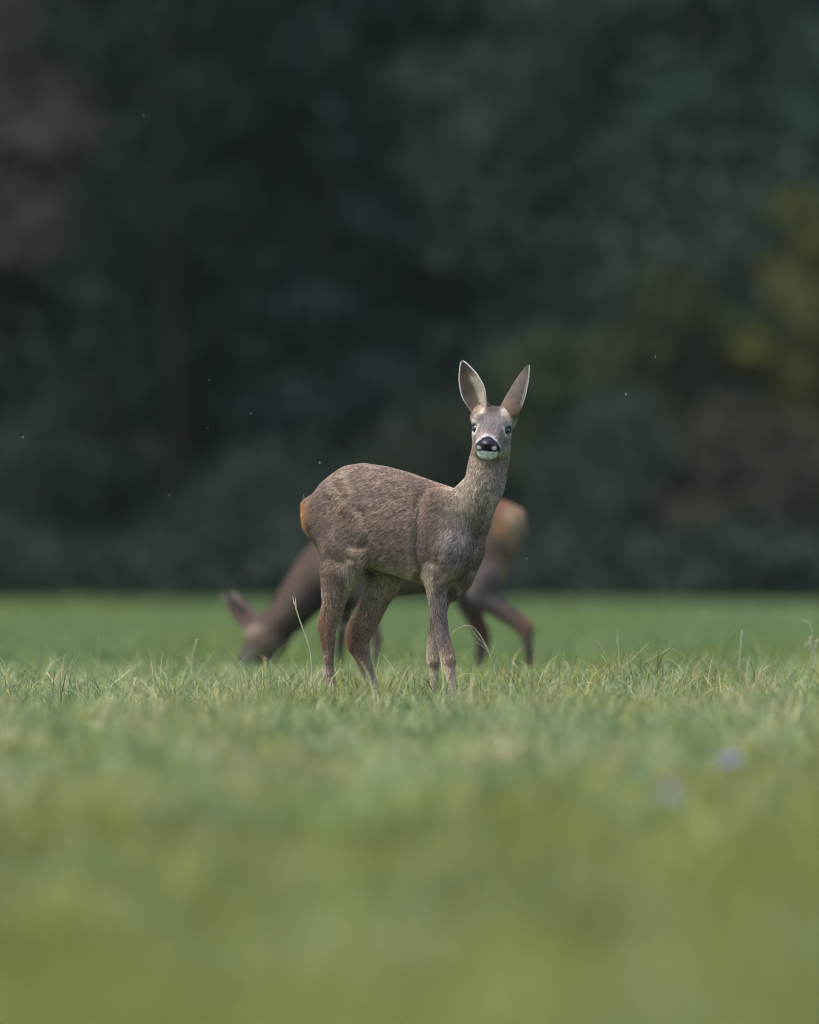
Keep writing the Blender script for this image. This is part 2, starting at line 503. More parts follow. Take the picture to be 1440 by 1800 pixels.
# ------------------------------------------------------------------ meadow flowers
def flower(px, py, d, r, col, label):
    top = px3(px, py, d)
    base = np.array([top[0], top[1], ground_h(np.array([top[0]]), np.array([top[1]]))[0]])
    e = empty("meadow_flower", base)
    tag(e, label, "flower", "flowers in the front meadow")
    H = top - base
    V, F = tube(np.array([[0, 0, -0.004], [0.003, 0, H[2] * 0.5], [0, 0, H[2]]]), [0.0014, 0.0012, 0.0012])
    mesh_np("stem", V, F, M_STALK, e, col=np.tile(GRN * 0.6, (len(V), 1)), smooth=True)
    VV, FF, CC = [], [], []
    k = 0
    for i in range(90):
        z = 1 - 1.3 * (i + .5) / 90; a = i * 2.399963
        s = math.sqrt(max(0, 1 - z * z))
        dv = np.array([s * math.cos(a), s * math.sin(a), z])
        side = np.cross(dv, [0.2, 0.3, 0.9]); side /= np.linalg.norm(side) + 1e-9
        b = H + dv * r * 0.35; t = H + dv * r * random.uniform(0.9, 1.1)
        wv = side * r * 0.14
        VV += [b - wv * 0.5, b + wv * 0.5, t + wv, t - wv]
        FF.append([k, k + 1, k + 2, k + 3]); k += 4
        CC += [np.array(col) * random.uniform(0.8, 1.15)] * 4
    mesh_np("flower_head", np.array(VV), [np.array(FF)], M_PETAL, e, col=np.array(CC))


flower(1284, 1340, 21.6, 0.018, (0.50, 0.44, 0.72), "pale lilac flower head in the grass, higher of two at the right")
flower(1177, 1400, 18.6, 0.017, (0.48, 0.43, 0.66), "greyish lilac flower head in the grass, lower of two at the right")
flower(1128, 1361, 20.6, 0.013, (0.40, 0.62, 0.48), "mint-white flower head in the grass beside the two lilac ones")


# ------------------------------------------------------------------ woodland
def leaf_mass(cent, rad, nleaf, size, col, var=0.13, flat=0.0):
    """leaf-sized quads spread in clumps; cent (K,3), rad (K,)"""
    K = len(cent)
    which = RNG.integers(0, K, nleaf)
    dv = RNG.normal(size=(nleaf, 3)); dv /= np.linalg.norm(dv, axis=1, keepdims=True)
    P = cent[which] + dv * (rad[which] * RNG.random(nleaf) ** 0.45)[:, None] * np.array([1, 1, 0.75])
    A = RNG.normal(size=(nleaf, 3)); A[:, 2] *= (1 - flat); A /= np.linalg.norm(A, axis=1, keepdims=True)
    B = np.cross(A, RNG.normal(size=(nleaf, 3))); B /= np.linalg.norm(B, axis=1, keepdims=True)
    s = size * RNG.uniform(0.6, 1.3, nleaf)
    A *= s[:, None]; B *= (s * 0.55)[:, None]
    V = np.stack([P - A, P + B * 0.9 - A * 0.1, P + A, P - B * 0.9 - A * 0.1], 1).reshape(-1, 3)
    F = np.arange(nleaf * 4).reshape(-1, 4)
    tint = RNG.uniform(1 - var, 1 + var, K)[which] * RNG.uniform(0.8, 1.2, nleaf)
    hue = RNG.normal(0, 0.045, (K, 3))[which]
    C = np.asarray(col)[None] * tint[:, None] * (1 + hue)
    return V, F, np.repeat(np.clip(C, 0.004, 1), 4, 0)


def tree(kind, label, px, d, z0, z1, width, col, leaves=6000, size=0.13, clumps=40, group=None, cat="tree", droop=False, low=None):
    base = np.array([(px - 720) * d / FPX, d, 0.0])
    e = empty(kind, base)
    tag(e, label, cat, group)
    H = z1
    # trunk and limbs
    n_ = 9
    t = np.linspace(0, 1, n_)
    rt = 0.016 * H + 0.05
    wob = np.stack([np.sin(t * 3 + px) * 0.02 * H, np.cos(t * 2.3 + px) * 0.02 * H, t * H * 0.93], 1)
    wob[0, 2] = -0.15
    wob[:, :2] -= wob[0, :2]
    V, F = tube(wob, rt * (1 - 0.85 * t) * (1 + 0.5 * np.exp(-t * 30)), 9)
    tk = mesh_np("trunk", V, F, M_BARK, e, smooth=True)
    cents, parts = [], []
    for k in range(clumps):
        zz = z0 + (z1 - z0) * (k + random.random()) / clumps
        s = (zz - z0) / (z1 - z0)
        if kind == "spruce_tree":
            rr = width / 2 * (1 - s) ** 0.8 * random.uniform(0.45, 1.0)
        else:
            rr = width / 2 * math.sqrt(max(0.03, 1 - (2 * s - 0.9) ** 2 / 1.25)) * random.uniform(0.25, 1.0)
        a = random.uniform(0, 2 * math.pi)
        c = np.array([rr * math.cos(a), rr * math.sin(a), zz])
        cents.append(c)
        if k % 2 == 0 and rr > 0.3:
            zb = max(0.3, zz - (0.45 * rr if not kind == "spruce_tree" else -0.1 * rr))
            i = min(n_ - 1, zb / (H * 0.93) * (n_ - 1)); i0 = int(i); i1 = min(n_ - 1, i0 + 1)
            b = wob[i0] * (1 - (i - i0)) + wob[i1] * (i - i0)
            mid = (b + c) / 2 + np.array([0, 0, 0.12 * rr if not droop else 0.3 * rr])
            parts.append(tube(curve_pts([b, mid, c], 4), np.linspace(max(0.02, rt * 0.3 * (1 - 0.7 * s)), 0.012, 8 if False else len(curve_pts([b, mid, c], 4))), 5))
    for V, F in parts:
        mesh_np("branch", V, F, M_BARK, tk, smooth=True)
    cents = np.array(cents)
    rad = np.full(len(cents), width * 0.21) * RNG.uniform(0.7, 1.4, len(cents)) + 0.15
    V, F, C = leaf_mass(cents, rad, int(leaves * 1.5), size * 1.0, col)
    mesh_np("crown", V, [F], M_LEAF, e, col=C)
    return e


SPR = (0.010, 0.027, 0.023); TEAL = (0.025, 0.050, 0.043); TEAL2 = (0.036, 0.068, 0.058)
OLV = (0.04, 0.052, 0.02); YEL = (0.088, 0.094, 0.022); RED = (0.10, 0.072, 0.062); BRN = (0.055, 0.045, 0.03)
# kind, label, px, d, z0, z1, width, colour, leaves
tree("beech_tree", "tree with reddish-brown autumn leaves hanging in at the left edge", -60, 214, 6.0, 15, 4.2, RED, 3000, 0.10, 40, droop=True)
tree("spruce_tree", "dark blue-green conifer just right of the reddish-brown tree", 190, 222, 0.4, 21, 6.0, SPR, 7000, 0.14, 60)
tree("spruce_tree", "darkest conifer behind the grazing deer's head", 330, 219, 0.3, 19, 5.5, SPR, 7000, 0.14, 60)
tree("oak_tree", "dull olive-brown tree high above the front deer's rump", 470, 224, 5.0, 16, 5.0, (0.034, 0.044, 0.026), 6000, 0.13, 46)
tree("spruce_tree", "dark conifer behind the front deer's back", 600, 219, 0.3, 18, 5.2, (0.013, 0.033, 0.034), 7000, 0.14, 60)
tree("spruce_tree", "dark conifer directly behind the front deer's ears", 800, 221, 0.3, 20, 5.0, (0.016, 0.036, 0.036), 7000, 0.14, 60)
tree("oak_tree", "hazy blue-green broadleaf tree right of the deer's ears", 1010, 217, 3.6, 16, 5.6, TEAL, 8000, 0.14, 52)
tree("oak_tree", "palest blue-green broadleaf tree at the top right corner", 1290, 215, 5.0, 17, 5.8, TEAL2, 8000, 0.14, 52)
tree("maple_tree", "small yellow-leaved tree at the right edge", 1420, 212, 2.4, 7.4, 2.3, YEL, 2300, 0.10, 26)
tree("birch_tree", "small olive-green tree left of the yellow one", 1160, 213, 2.6, 6.0, 3.2, (0.040, 0.056, 0.022), 3000, 0.11, 24)
tree("hawthorn_bush", "olive bush behind the right side of the front deer's neck", 965, 212, 1.0, 4.6, 2.6, (0.034, 0.052, 0.018), 2600, 0.10, 22, cat="bush")
tree("hazel_bush", "blue-green bush at the field edge, right of the rear deer's rump", 1080, 211, 0.4, 3.4, 2.8, (0.025, 0.047, 0.034), 2600, 0.10, 22, cat="bush")
tree("hazel_bush", "brownish bush at the field edge below the yellow tree", 1330, 210, 0.2, 3.2, 3.4, (0.036, 0.038, 0.022), 3000, 0.10, 24, cat="bush")
tree("hazel_bush", "very dark bush at the field edge, far left", 60, 212, 0.2, 2.8, 3.6, (0.014, 0.027, 0.022), 2600, 0.10, 22, cat="bush")
tree("hazel_bush", "dark green bush at the field edge behind the grazing deer", 480, 211.5, 0.2, 2.4, 3.8, (0.016, 0.034, 0.024), 2600, 0.10, 22, cat="bush")
tree("hazel_bush", "dark olive bush at the field edge behind the front deer's belly", 760, 212, 0.2, 3.2, 3.0, (0.026, 0.038, 0.019), 2600, 0.10, 22, cat="bush")
tree("spruce_tree", "dark conifer beyond the yellow-leaved tree", 1440, 224, 0.3, 20, 5.6, (0.024, 0.045, 0.038), 7000, 0.14, 60)
tree("spruce_tree", "dark conifer between the two blue-green broadleaf trees", 1150, 225, 0.3, 20, 5.6, (0.022, 0.044, 0.040), 7000, 0.14, 60)

# the wood behind and to either side, one dark mass of leaves
K = 2300
cx = np.where(RNG.random(K) < 0.62, RNG.uniform(-24, 24, K), RNG.uniform(-60, 60, K)); cy = 229 + RNG.uniform(0, 30, K); cz = RNG.uniform(0.3, 27, K)
V, F, C = leaf_mass(np.stack([cx, cy, cz], 1), RNG.uniform(1.8, 3.4, K), 165000, 0.70, (0.012, 0.026, 0.022), 0.15)
K3 = 950
ex = RNG.uniform(-20, 20, K3); ey = np.where(RNG.random(K3) < .6, RNG.uniform(146, 152, K3) + 14 * vnoise(np.stack([ex, 0 * ex, 0 * ex], 1), 1.7, 67), RNG.uniform(156, 205, K3)); ez = RNG.uniform(0.0, 0.55, K3) + sst(ey, 150, 205) * RNG.uniform(0, 0.9, K3)
ez *= np.where(ey < 157, .6 + .8 * vnoise(np.stack([ex, 0 * ex, 0 * ex], 1), 1.3, 66), 1)
V3, F3, C3 = leaf_mass(np.stack([ex, ey, ez], 1), RNG.uniform(0.35, 0.7, K3), 62000, 0.11, (0.012, 0.023, 0.015), 0.2)
tag(mesh_np("undergrowth", V3, [F3], M_LEAF, col=C3), "dark low undergrowth where the meadow meets the wood", None, None, "stuff")
K2 = 240
cx = RNG.uniform(9, 60, K2) * RNG.choice([-1, 1], K2); cy = 213 + RNG.uniform(0, 16, K2); cz = RNG.uniform(0.3, 18, K2)
V2, F2, C2 = leaf_mass(np.stack([cx, cy, cz], 1), RNG.uniform(1.2, 2.4, K2), 45000, 0.3, (0.016, 0.034, 0.028), 0.3)
tag(mesh_np("woodland", np.concatenate([V, V2]), [np.concatenate([F, F2 + len(V)])], M_LEAF, col=np.concatenate([C, C2])),
    "dark far-off wood behind the field edge", None, None, "stuff")
del V, F, C, V2, F2, C2


# ------------------------------------------------------------------ implicit surfaces for the animals
class Field:
    """signed distance on a sparse grid, filled primitive by primitive"""
    def __init__(s, lo, hi, h):
        s.lo = np.array(lo, float); s.h = h
        s.n = np.ceil((np.array(hi) - s.lo) / h).astype(int) + 1
        s.ax = [s.lo[i] + h * np.arange(s.n[i]) for i in range(3)]
        s.D = np.full(s.n, 0.08, np.float32)
        s.prims = []

    def add(s, fn, lo, hi, k=0.015, sub=False, m=0.05, **meta):
        a = [max(0, int((lo[i] - m - s.lo[i]) / s.h)) for i in range(3)]
        b = [min(s.n[i], int((hi[i] + m - s.lo[i]) / s.h) + 2) for i in range(3)]
        if any(b[i] <= a[i] for i in range(3)): return
        g = np.meshgrid(*[s.ax[i][a[i]:b[i]] for i in range(3)], indexing='ij')
        P = np.stack([q.ravel() for q in g], 1)
        d = fn(P).reshape(g[0].shape).astype(np.float32)
        blk = s.D[a[0]:b[0], a[1]:b[1], a[2]:b[2]]
        if sub:
            d = -d
            hh = np.clip(0.5 - 0.5 * (d - blk) / k, 0, 1) if False else np.maximum(k - np.abs(blk - d), 0) / k
            blk[...] = np.maximum(blk, d) + hh * hh * k * 0.25
        else:
            hh = np.maximum(k - np.abs(blk - d), 0) / k
            blk[...] = np.minimum(blk, d) - hh * hh * k * 0.25
        if meta: s.prims.append((fn, meta))

    def cone(s, a, b, ra, rb, k=0.015, sq=None, **meta):
        """round cone from a to b; sq = (axis unit vector, factor) flattens it"""
        a = np.array(a, float); b = np.array(b, float)
        R = max(ra, rb)
        lo = np.minimum(a, b) - R; hi = np.maximum(a, b) + R
        ax, fac = (None, 1.0) if sq is None else (np.array(sq[0], float), sq[1])
        def fn(P):
            Q = P
            if ax is not None:
                ab0 = b - a
                tt = np.clip(((P - a) @ ab0) / (ab0 @ ab0 + 1e-12), 0, 1)
                C_ = a + tt[:, None] * ab0
                dd = (P - C_) @ ax
                Q = P + ax[None] * (dd * (1 / fac - 1))[:, None]
            ba = b - a; l2 = ba @ ba; rr = ra - rb; a2 = l2 - rr * rr; il2 = 1 / l2
            pa = Q - a; y = pa @ ba; z = y - l2
            v = pa * l2 - ba[None] * y[:, None]
            x2 = (v * v).sum(1); y2 = y * y * l2; z2 = z * z * l2
            kk = np.sign(rr) * rr * rr * x2
            d = (np.sqrt(x2 * a2 * il2) + y * rr) * il2 - ra
            c1 = np.sign(z) * a2 * z2 > kk
            c2 = np.sign(y) * a2 * y2 < kk
            d = np.where(c2, np.sqrt(x2 + y2) * il2 - ra, d)
            d = np.where(c1, np.sqrt(x2 + z2) * il2 - rb, d)
            return d * (1 if ax is None else (0.5 + 0.5 * fac))
        s.add(fn, lo, hi, k, **meta)

    def chain(s, pts, k=0.02, sq=None):
        """smooth tapering limb through (point, radius) pairs"""
        P = np.array([np.append(p, r) for p, r in pts])
        C = curve_pts(P, 5)
        C[:, 3] = np.maximum(C[:, 3], 0.003)
        tmp = Field.__new__(Field); tmp.lo = s.lo; tmp.h = s.h; tmp.n = s.n; tmp.ax = s.ax; tmp.prims = []
        lo = (C[:, :3] - C[:, 3:]).min(0); hi = (C[:, :3] + C[:, 3:]).max(0)
        m = 0.05
        a = [max(0, int((lo[i] - m - s.lo[i]) / s.h)) for i in range(3)]
        b = [min(s.n[i], int((hi[i] + m - s.lo[i]) / s.h) + 2) for i in range(3)]
        tmp.lo = s.lo + np.array(a) * s.h
        tmp.ax = [s.ax[i][a[i]:b[i]] for i in range(3)]; tmp.n = np.array([b[i] - a[i] for i in range(3)])
        tmp.D = np.full(tmp.n, 0.08, np.float32)
        for i in range(len(C) - 1):
            tmp.cone(C[i, :3], C[i + 1, :3], C[i, 3], C[i + 1, 3], k=0.0015, sq=sq)
        blk = s.D[a[0]:b[0], a[1]:b[1], a[2]:b[2]]
        hh = np.maximum(k - np.abs(blk - tmp.D), 0) / k
        blk[...] = np.minimum(blk, tmp.D) - hh * hh * k * 0.25

    def ell(s, c, R, M=None, k=0.02, sub=False, **meta):
        """ellipsoid; rows of M are its axes"""
        c = np.array(c, float); R = np.array(R, float)
        M = np.eye(3) if M is None else np.array(M, float)
        ext = np.abs(M.T) @ R
        def fn(P):
            q = (P - c) @ M.T
            k0 = np.sqrt(((q / R) ** 2).sum(1)); k1 = np.sqrt(((q / (R * R)) ** 2).sum(1)) + 1e-9
            return k0 * (k0 - 1) / k1
        s.add(fn, c - ext, c + ext, k, sub=sub, **meta)

    def mesh(s):
        D = s.D; n = D.shape
        ins = D < 0
        cnt = np.zeros((n[0] - 1, n[1] - 1, n[2] - 1), np.int8)
        for dx in (0, 1):
            for dy in (0, 1):
                for dz in (0, 1):
                    cnt += ins[dx:n[0] - 1 + dx, dy:n[1] - 1 + dy, dz:n[2] - 1 + dz]
        act = (cnt > 0) & (cnt < 8)
        ci = np.argwhere(act)
        idx = np.full(act.shape, -1, np.int32)
        idx[tuple(ci.T)] = np.arange(len(ci))
        S = np.zeros((len(ci), 3)); N = np.zeros(len(ci))
        corners = [(x, y, z) for x in (0, 1) for y in (0, 1) for z in (0, 1)]
        cv = {c: D[ci[:, 0] + c[0], ci[:, 1] + c[1], ci[:, 2] + c[2]] for c in corners}
        for c in corners:
            for ax in range(3):
                if c[ax] == 0:
                    e = list(c); e[ax] = 1; e = tuple(e)
                    v0, v1 = cv[c], cv[e]
                    cr = (v0 < 0) != (v1 < 0)
                    t = np.where(cr, v0 / np.where(v0 == v1, 1, v0 - v1), 0)
                    p = np.tile(np.array(c, float), (len(ci), 1)); p[:, ax] += t
                    S += np.where(cr[:, None], p, 0); N += cr
        V = s.lo + (ci + S / N[:, None]) * s.h
        faces = []
        for ax in range(3):
            u, v = (ax + 1) % 3, (ax + 2) % 3
            sl0 = [slice(1, n[i] - 1) for i in range(3)]; sl1 = list(sl0)
            sl0[ax] = slice(0, n[ax] - 1); sl1[ax] = slice(1, n[ax])
            A, B = ins[tuple(sl0)], ins[tuple(sl1)]
            for sign, msk in ((1, A & ~B), (-1, ~A & B)):
                g = np.argwhere(msk)
                o = np.ones(3, int); o[ax] = 0
                g = g + o
                du = np.zeros(3, int); du[u] = 1; dv = np.zeros(3, int); dv[v] = 1
                q = [g - du - dv, g - dv, g, g - du]
                f = np.stack([idx[tuple(w_.T)] for w_ in q], 1)
                faces.append(f if sign > 0 else f[:, ::-1])
        F = np.concatenate(faces)
        F = F[(F >= 0).all(1)]
        return V, F


def vert_normals(V, F):
    fn = np.cross(V[F[:, 2]] - V[F[:, 0]], V[F[:, 3]] - V[F[:, 1]])
    N = np.zeros_like(V)
    for k in range(4):
        for i in range(3):
            N[:, i] += np.bincount(F[:, k], fn[:, i], len(V))
    return N / (np.linalg.norm(N, axis=1, keepdims=True) + 1e-12)


def relax(V, F, it=2, lam=0.5):
    E = np.concatenate([F[:, [0, 1]], F[:, [1, 2]], F[:, [2, 3]], F[:, [3, 0]]])
    E = np.concatenate([E, E[:, ::-1]])
    deg = np.bincount(E[:, 0], minlength=len(V))[:, None]
    for j in range(it):
        for lm in (lam, -lam * 1.03):
            S = np.stack([np.bincount(E[:, 0], V[E[:, 1], i], len(V)) for i in range(3)], 1) / np.maximum(deg, 1)
            V = V + (S - V) * lm
    return V


def grow_fur(name, V, F, N, parent, count, groom, length, color, dens, width=0.0006, npt=4, mat=None, seed=5):
    """strands rooted on the surface; groom/length/color/dens are functions of (P, N)"""
    rg = np.random.default_rng(seed)
    A = V[F]
    area = 0.5 * np.linalg.norm(np.cross(A[:, 2] - A[:, 0], A[:, 3] - A[:, 1]), axis=1)
    fc = A.mean(1); fnn = N[F].mean(1)
    wgt = area * dens(fc, fnn)
    cs = np.cumsum(wgt)
    fi = np.searchsorted(cs, rg.random(count) * cs[-1]).clip(0, len(F) - 1)
    u, v = rg.random((2, count, 1))
    q = F[fi]
    def bl(X): return (X[q[:, 0]] * (1 - u) + X[q[:, 1]] * u) * (1 - v) + (X[q[:, 3]] * (1 - u) + X[q[:, 2]] * u) * v
    P = bl(V); n_ = bl(N); n_ /= np.linalg.norm(n_, axis=1, keepdims=True) + 1e-9
    G, lift = groom(P, n_)
    nz = np.stack([vnoise(P, 0.012, 40 + i) - 0.5 for i in range(3)], 1)
    G = G / (np.linalg.norm(G, axis=1, keepdims=True) + 1e-9) + nz * 0.32 + rg.normal(0, 0.16, (count, 3))
    G -= n_ * (G * n_).sum(1, keepdims=True)
    G /= np.linalg.norm(G, axis=1, keepdims=True) + 1e-9
    L = length(P, n_) * rg.uniform(0.7, 1.2, count)
    pts = np.zeros((count, npt, 3)); 
    for k in range(npt):
        t = k / (npt - 1)
        pts[:, k] = P + n_ * (L * (lift * (t - 0.38 * t * t)) - 0.001 * (k == 0))[:, None] + G * (L * (0.55 * t + 0.45 * t * t))[:, None]
    root, tip = color(P, n_, rg)
    tt = np.linspace(0, 1, npt)[None, :, None] ** 1.2
    C = root[:, None] * (1 - tt) + tip[:, None] * tt
    hc = bpy.data.hair_curves.new(name)
    hc.add_curves([npt] * count)
    hc.attributes["position"].data.foreach_set("vector", pts.astype(np.float32).ravel())
    ra = hc.attributes.new("radius", 'FLOAT', 'POINT')
    wr = width * rg.uniform(0.7, 1.3, count)[:, None] * np.interp(np.linspace(0, 1, npt), [0, 0.5, 1], [1, 0.85, 0.12])[None]
    ra.data.foreach_set("value", wr.astype(np.float32).ravel())
    ca = hc.attributes.new("col", 'FLOAT_COLOR', 'POINT')
    cc = np.ones((count, npt, 4), np.float32); cc[..., :3] = np.clip(C, 0.002, 1)
    ca.data.foreach_set("color", cc.ravel())
    hc.materials.append(mat or M_FUR)
    o = bpy.data.objects.new(name, hc)
    COL.objects.link(o)
    o.parent = parent
    return o


class Body:
    """body frame of one animal: heading, left, up, tied to the ground point under its middle"""
    def __init__(s, px0, d, ang, facing=1):
        s.d = d; s.px0 = px0
        s.base = px3(px0, HORIZON + CAM_H * FPX / d, d)
        s.h = np.array([facing * math.cos(ang), -math.sin(ang) if facing > 0 else math.sin(ang), 0])
        s.l = np.array([-s.h[1], s.h[0], 0])

    def p(s, px, py, v=0.0):
        """point seen at px, py that sits v metres to the animal's left"""
        u = 0.0
        for _ in range(6):
            y = s.d + u * s.h[1] + v * s.l[1]
            X = (px - 720) * y / FPX
            u = (X - s.base[0] - v * s.l[0]) / s.h[0]
        z = CAM_H - (py - HORIZON) * y / FPX
        return np.array([u * s.h[0] + v * s.l[0], u * s.h[1] + v * s.l[1], z])

    def uvw(s, P):
        return np.stack([P @ s.h, P @ s.l, P[:, 2]], 1)

    def to_px(s, P):
        Y = P[:, 1] + s.base[1]
        return 720 + (P[:, 0] + s.base[0]) * FPX / Y, HORIZON + (CAM_H - P[:, 2]) * FPX / Y


def trunk_fn(B, st, egg=0.25):
    """lofted rib cage from stations (px, top, bottom, half width)"""
    U, T, Bo, A = [], [], [], []
    for px, t, b, a in st:
        p = B.p(px, t); q = B.p(px, b)
        U.append(p @ B.h); T.append(p[2]); Bo.append(q[2]); A.append(a)
    U = np.array(U); o = np.argsort(U); U = U[o]; T = np.array(T)[o]; Bo = np.array(Bo)[o]; A = np.array(A)[o]
    uu = np.linspace(U[0], U[-1], 200)
    def smooth(Yv):
        y = np.interp(uu, U, Yv)
        kx = np.exp(-np.linspace(-2, 2, 21) ** 2); kx /= kx.sum()
        return np.convolve(np.pad(y, 10, mode='reflect', reflect_type='odd'), kx, 'valid')
    T, Bo, A = smooth(T), smooth(Bo), smooth(A)
    def fn(P):
        q = B.uvw(P)
        u = np.clip(q[:, 0], uu[0], uu[-1])
        t, b, a = np.interp(u, uu, T), np.interp(u, uu, Bo), np.interp(u, uu, A)
        c = (t + b) / 2; hh = np.maximum((t - b) / 2, 0.004)
        w_ = (q[:, 2] - c) / hh
        aa = a * (1 - egg * np.clip(w_, -1, 1) * 0.6)
        r = np.sqrt((q[:, 1] / aa) ** 2 + w_ ** 2)
        k1 = np.sqrt((q[:, 1] / aa ** 2) ** 2 + (w_ / hh) ** 2) + 1e-6
        sec = r * (r - 1) / k1
        du = np.abs(q[:, 0] - u)
        return np.where(du > 0, np.sqrt(np.maximum(sec, 0) ** 2 + du ** 2), sec)
    return fn, uu[0], uu[-1]


def hoof_pair(name_parent, p, B, size=1.0, tilt=0.0):
    """two cloven claws at point p (on the ground)"""
    for sgn in (-1, 1):
        Vv = []
        prof = [(0, 1.0), (0.35, 0.92), (0.75, 0.78), (1.0, 0.62)]
        for t, s_ in prof:
            for k in range(8):
                a = 2 * math.pi * k / 8
                x = math.cos(a) * 0.019 * s_ + (0.012 * (1 - t) if math.cos(a) > 0.5 else 0)
                y = math.sin(a) * 0.0085 * s_
                Vv.append(np.array([x + 0.004, y, t * 0.034]))
        Vv = np.array(Vv) * size
        Wd = np.outer(Vv[:, 0], B.h) + np.outer(Vv[:, 1] + sgn * 0.0095 * size, B.l) + np.outer(Vv[:, 2], [0, 0, 1])
        q = [[8 * r + k, 8 * r + (k + 1) % 8, 8 * r + 8 + (k + 1) % 8, 8 * r + 8 + k] for r in range(3) for k in range(8)]
        mesh_np("hoof", Wd + p, [np.array(q), np.array([list(range(8))[::-1], list(range(24, 32))])], M_HOOF, name_parent, smooth=True)


SLIM = 2.4


def leg(fd, B, pts, k=0.014, sq=None):
    """pts: (px, py, v, radius px)"""
    sc = B.d / FPX
    Q = [(B.p(a, b, v), max(3.5, r - SLIM * (r < 21)) * sc) for a, b, v, r in pts]
    fd.chain(Q, k=k, sq=sq)
    return Q


def make_ear(parent, origin, axis, opening, length, halfw, prof, cup, fur_cb, twist=0.0, name="ear", nu=20, nv=17, tipcurve=0.0):
    """a cupped leaf with thickness; opening = direction the hollow faces"""
    ax = np.array(axis, float); ax /= np.linalg.norm(ax)
    op = np.array(opening, float); op -= ax * (op @ ax); op /= np.linalg.norm(op)
    sd_ = np.cross(ax, op)
    g = []
    for i in range(nu + 1):
        t = i / nu
        ww = halfw * np.interp(t, prof[0], prof[1])
        cp = cup * np.interp(t, [0, 0.3, 0.8, 1], [1.25, 1.0, 0.45, 0.15])
        row = []
        for j in range(nv + 1):
            s_ = -1 + 2 * j / nv
            th = s_ * cp
            r = ww / max(math.sin(min(cp, 1.5)), 0.15)
            x = r * math.sin(th); z = r * (math.cos(cp) - math.cos(th))
            row.append(origin + ax * (length * t) + sd_ * x + op * z + op * tipcurve * t * t * length)
        g.append(row)
    G = np.array(g)
    dU = np.gradient(G, axis=0); dV = np.gradient(G, axis=1)
    Nn = np.cross(dU, dV); Nn /= np.linalg.norm(Nn, axis=2, keepdims=True) + 1e-9
    if (Nn[nu // 2, nv // 2] @ op) < 0: Nn = -Nn
    th_ = 0.0022
    edge = np.ones((nu + 1, nv + 1, 1))
    edge[:, 0] = edge[:, -1] = 0.35; edge[-1] = 0.3
    Gi, Go = G + Nn * th_ * 0.5 * edge, G - Nn * th_ * 0.8 * edge
    n1 = (nu + 1) * (nv + 1)
    V = np.concatenate([Gi.reshape(-1, 3), Go.reshape(-1, 3)])
    def I(i, j, o): return o * n1 + i * (nv + 1) + j
    Fi = np.array([[I(i, j, 0), I(i, j + 1, 0), I(i + 1, j + 1, 0), I(i + 1, j, 0)] for i in range(nu) for j in range(nv)])
    Fo = np.array([[I(i, j, 1), I(i + 1, j, 1), I(i + 1, j + 1, 1), I(i, j + 1, 1)] for i in range(nu) for j in range(nv)])
    Fe = np.array([[I(i, j, 0), I(i + 1, j, 0), I(i + 1, j, 1), I(i, j, 1)] for i in range(nu) for j in (0, nv)] +
                  [[I(i, j, 0), I(i, j + 1, 0), I(i, j + 1, 1), I(i, j, 1)] for i in (0, nu) for j in range(nv)])
    inner = np.concatenate([np.ones(n1), np.zeros(n1)])
    tt = np.tile(np.repeat(np.linspace(0, 1, nu + 1), nv + 1), 2)
    ss = np.tile(np.tile(np.linspace(-1, 1, nv + 1), nu + 1), 2)
    Nv = np.concatenate([Nn.reshape(-1, 3), -Nn.reshape(-1, 3)])
    fur_cb(parent, V, Fi, Fo, Fe, Nv, inner, tt, ss, ax, op, sd_, name)
    return V


# ---- coat colours (albedo)
C_BODY_R = np.array((0.040, 0.029, 0.026)); C_BODY_T = np.array((0.238, 0.176, 0.142))
C_BELLY_T = np.array((0.58, 0.48, 0.35)); C_LEG_T = np.array((0.40, 0.285, 0.19)); C_TAN_T = np.array((0.72, 0.57, 0.42))
C_RUMP_T = np.array((0.60, 0.31, 0.13)); C_GREY_T = np.array((0.47, 0.39, 0.30)); C_RED_T = np.array((0.33, 0.17, 0.10))
C_WHITE = np.array((0.74, 0.71, 0.66)); C_DARK = np.array((0.02, 0.018, 0.02))


def mixc(C, col, wgt):
    return C * (1 - wgt[:, None]) + np.asarray(col)[None] * wgt[:, None]


def spot(px, py, x, y, rx, ry, soft=0.5):
    r = np.sqrt(((px - x) / rx) ** 2 + ((py - y) / ry) ** 2)
    return 1 - sst(r, 1 - soft, 1 + soft)


# ================================================================== the front deer
FB = Body(700, DEER_D, math.radians(28), 1)
front = empty("roe_deer", FB.base)
tag(front, "grey-brown young roe deer standing in sharp focus, head turned to the camera with ears up", "deer", "roe deer on the meadow")
H0 = np.array([0.0, 0, 0])
fd = Field((-0.40, -0.46, -0.02), (0.44, 0.30, 1.02), 0.004)
sc = DEER_D / FPX
st = [(551, 893, 912, .030), (556, 872, 935, .055), (566, 856, 955, .080), (585, 836, 972, .100), (610, 820, 985, .112), (640, 816, 990, .120),
      (680, 822, 998, .128), (720, 833, 1010, .128), (755, 846, 1020, .118), (785, 856, 1032, .100), (804, 868, 1034, .082),
      (818, 892, 1012, .062), (828, 930, 990, .038)]
tf, u0, u1 = trunk_fn(FB, st)
lo = np.minimum(FB.h * u0, FB.h * u1) - 0.15; hi = np.maximum(FB.h * u0, FB.h * u1) + 0.15
lo[2], hi[2] = 0.38, 0.80
fd.add(tf, lo, hi, 0.01)
LAT = (FB.l, 0.62)
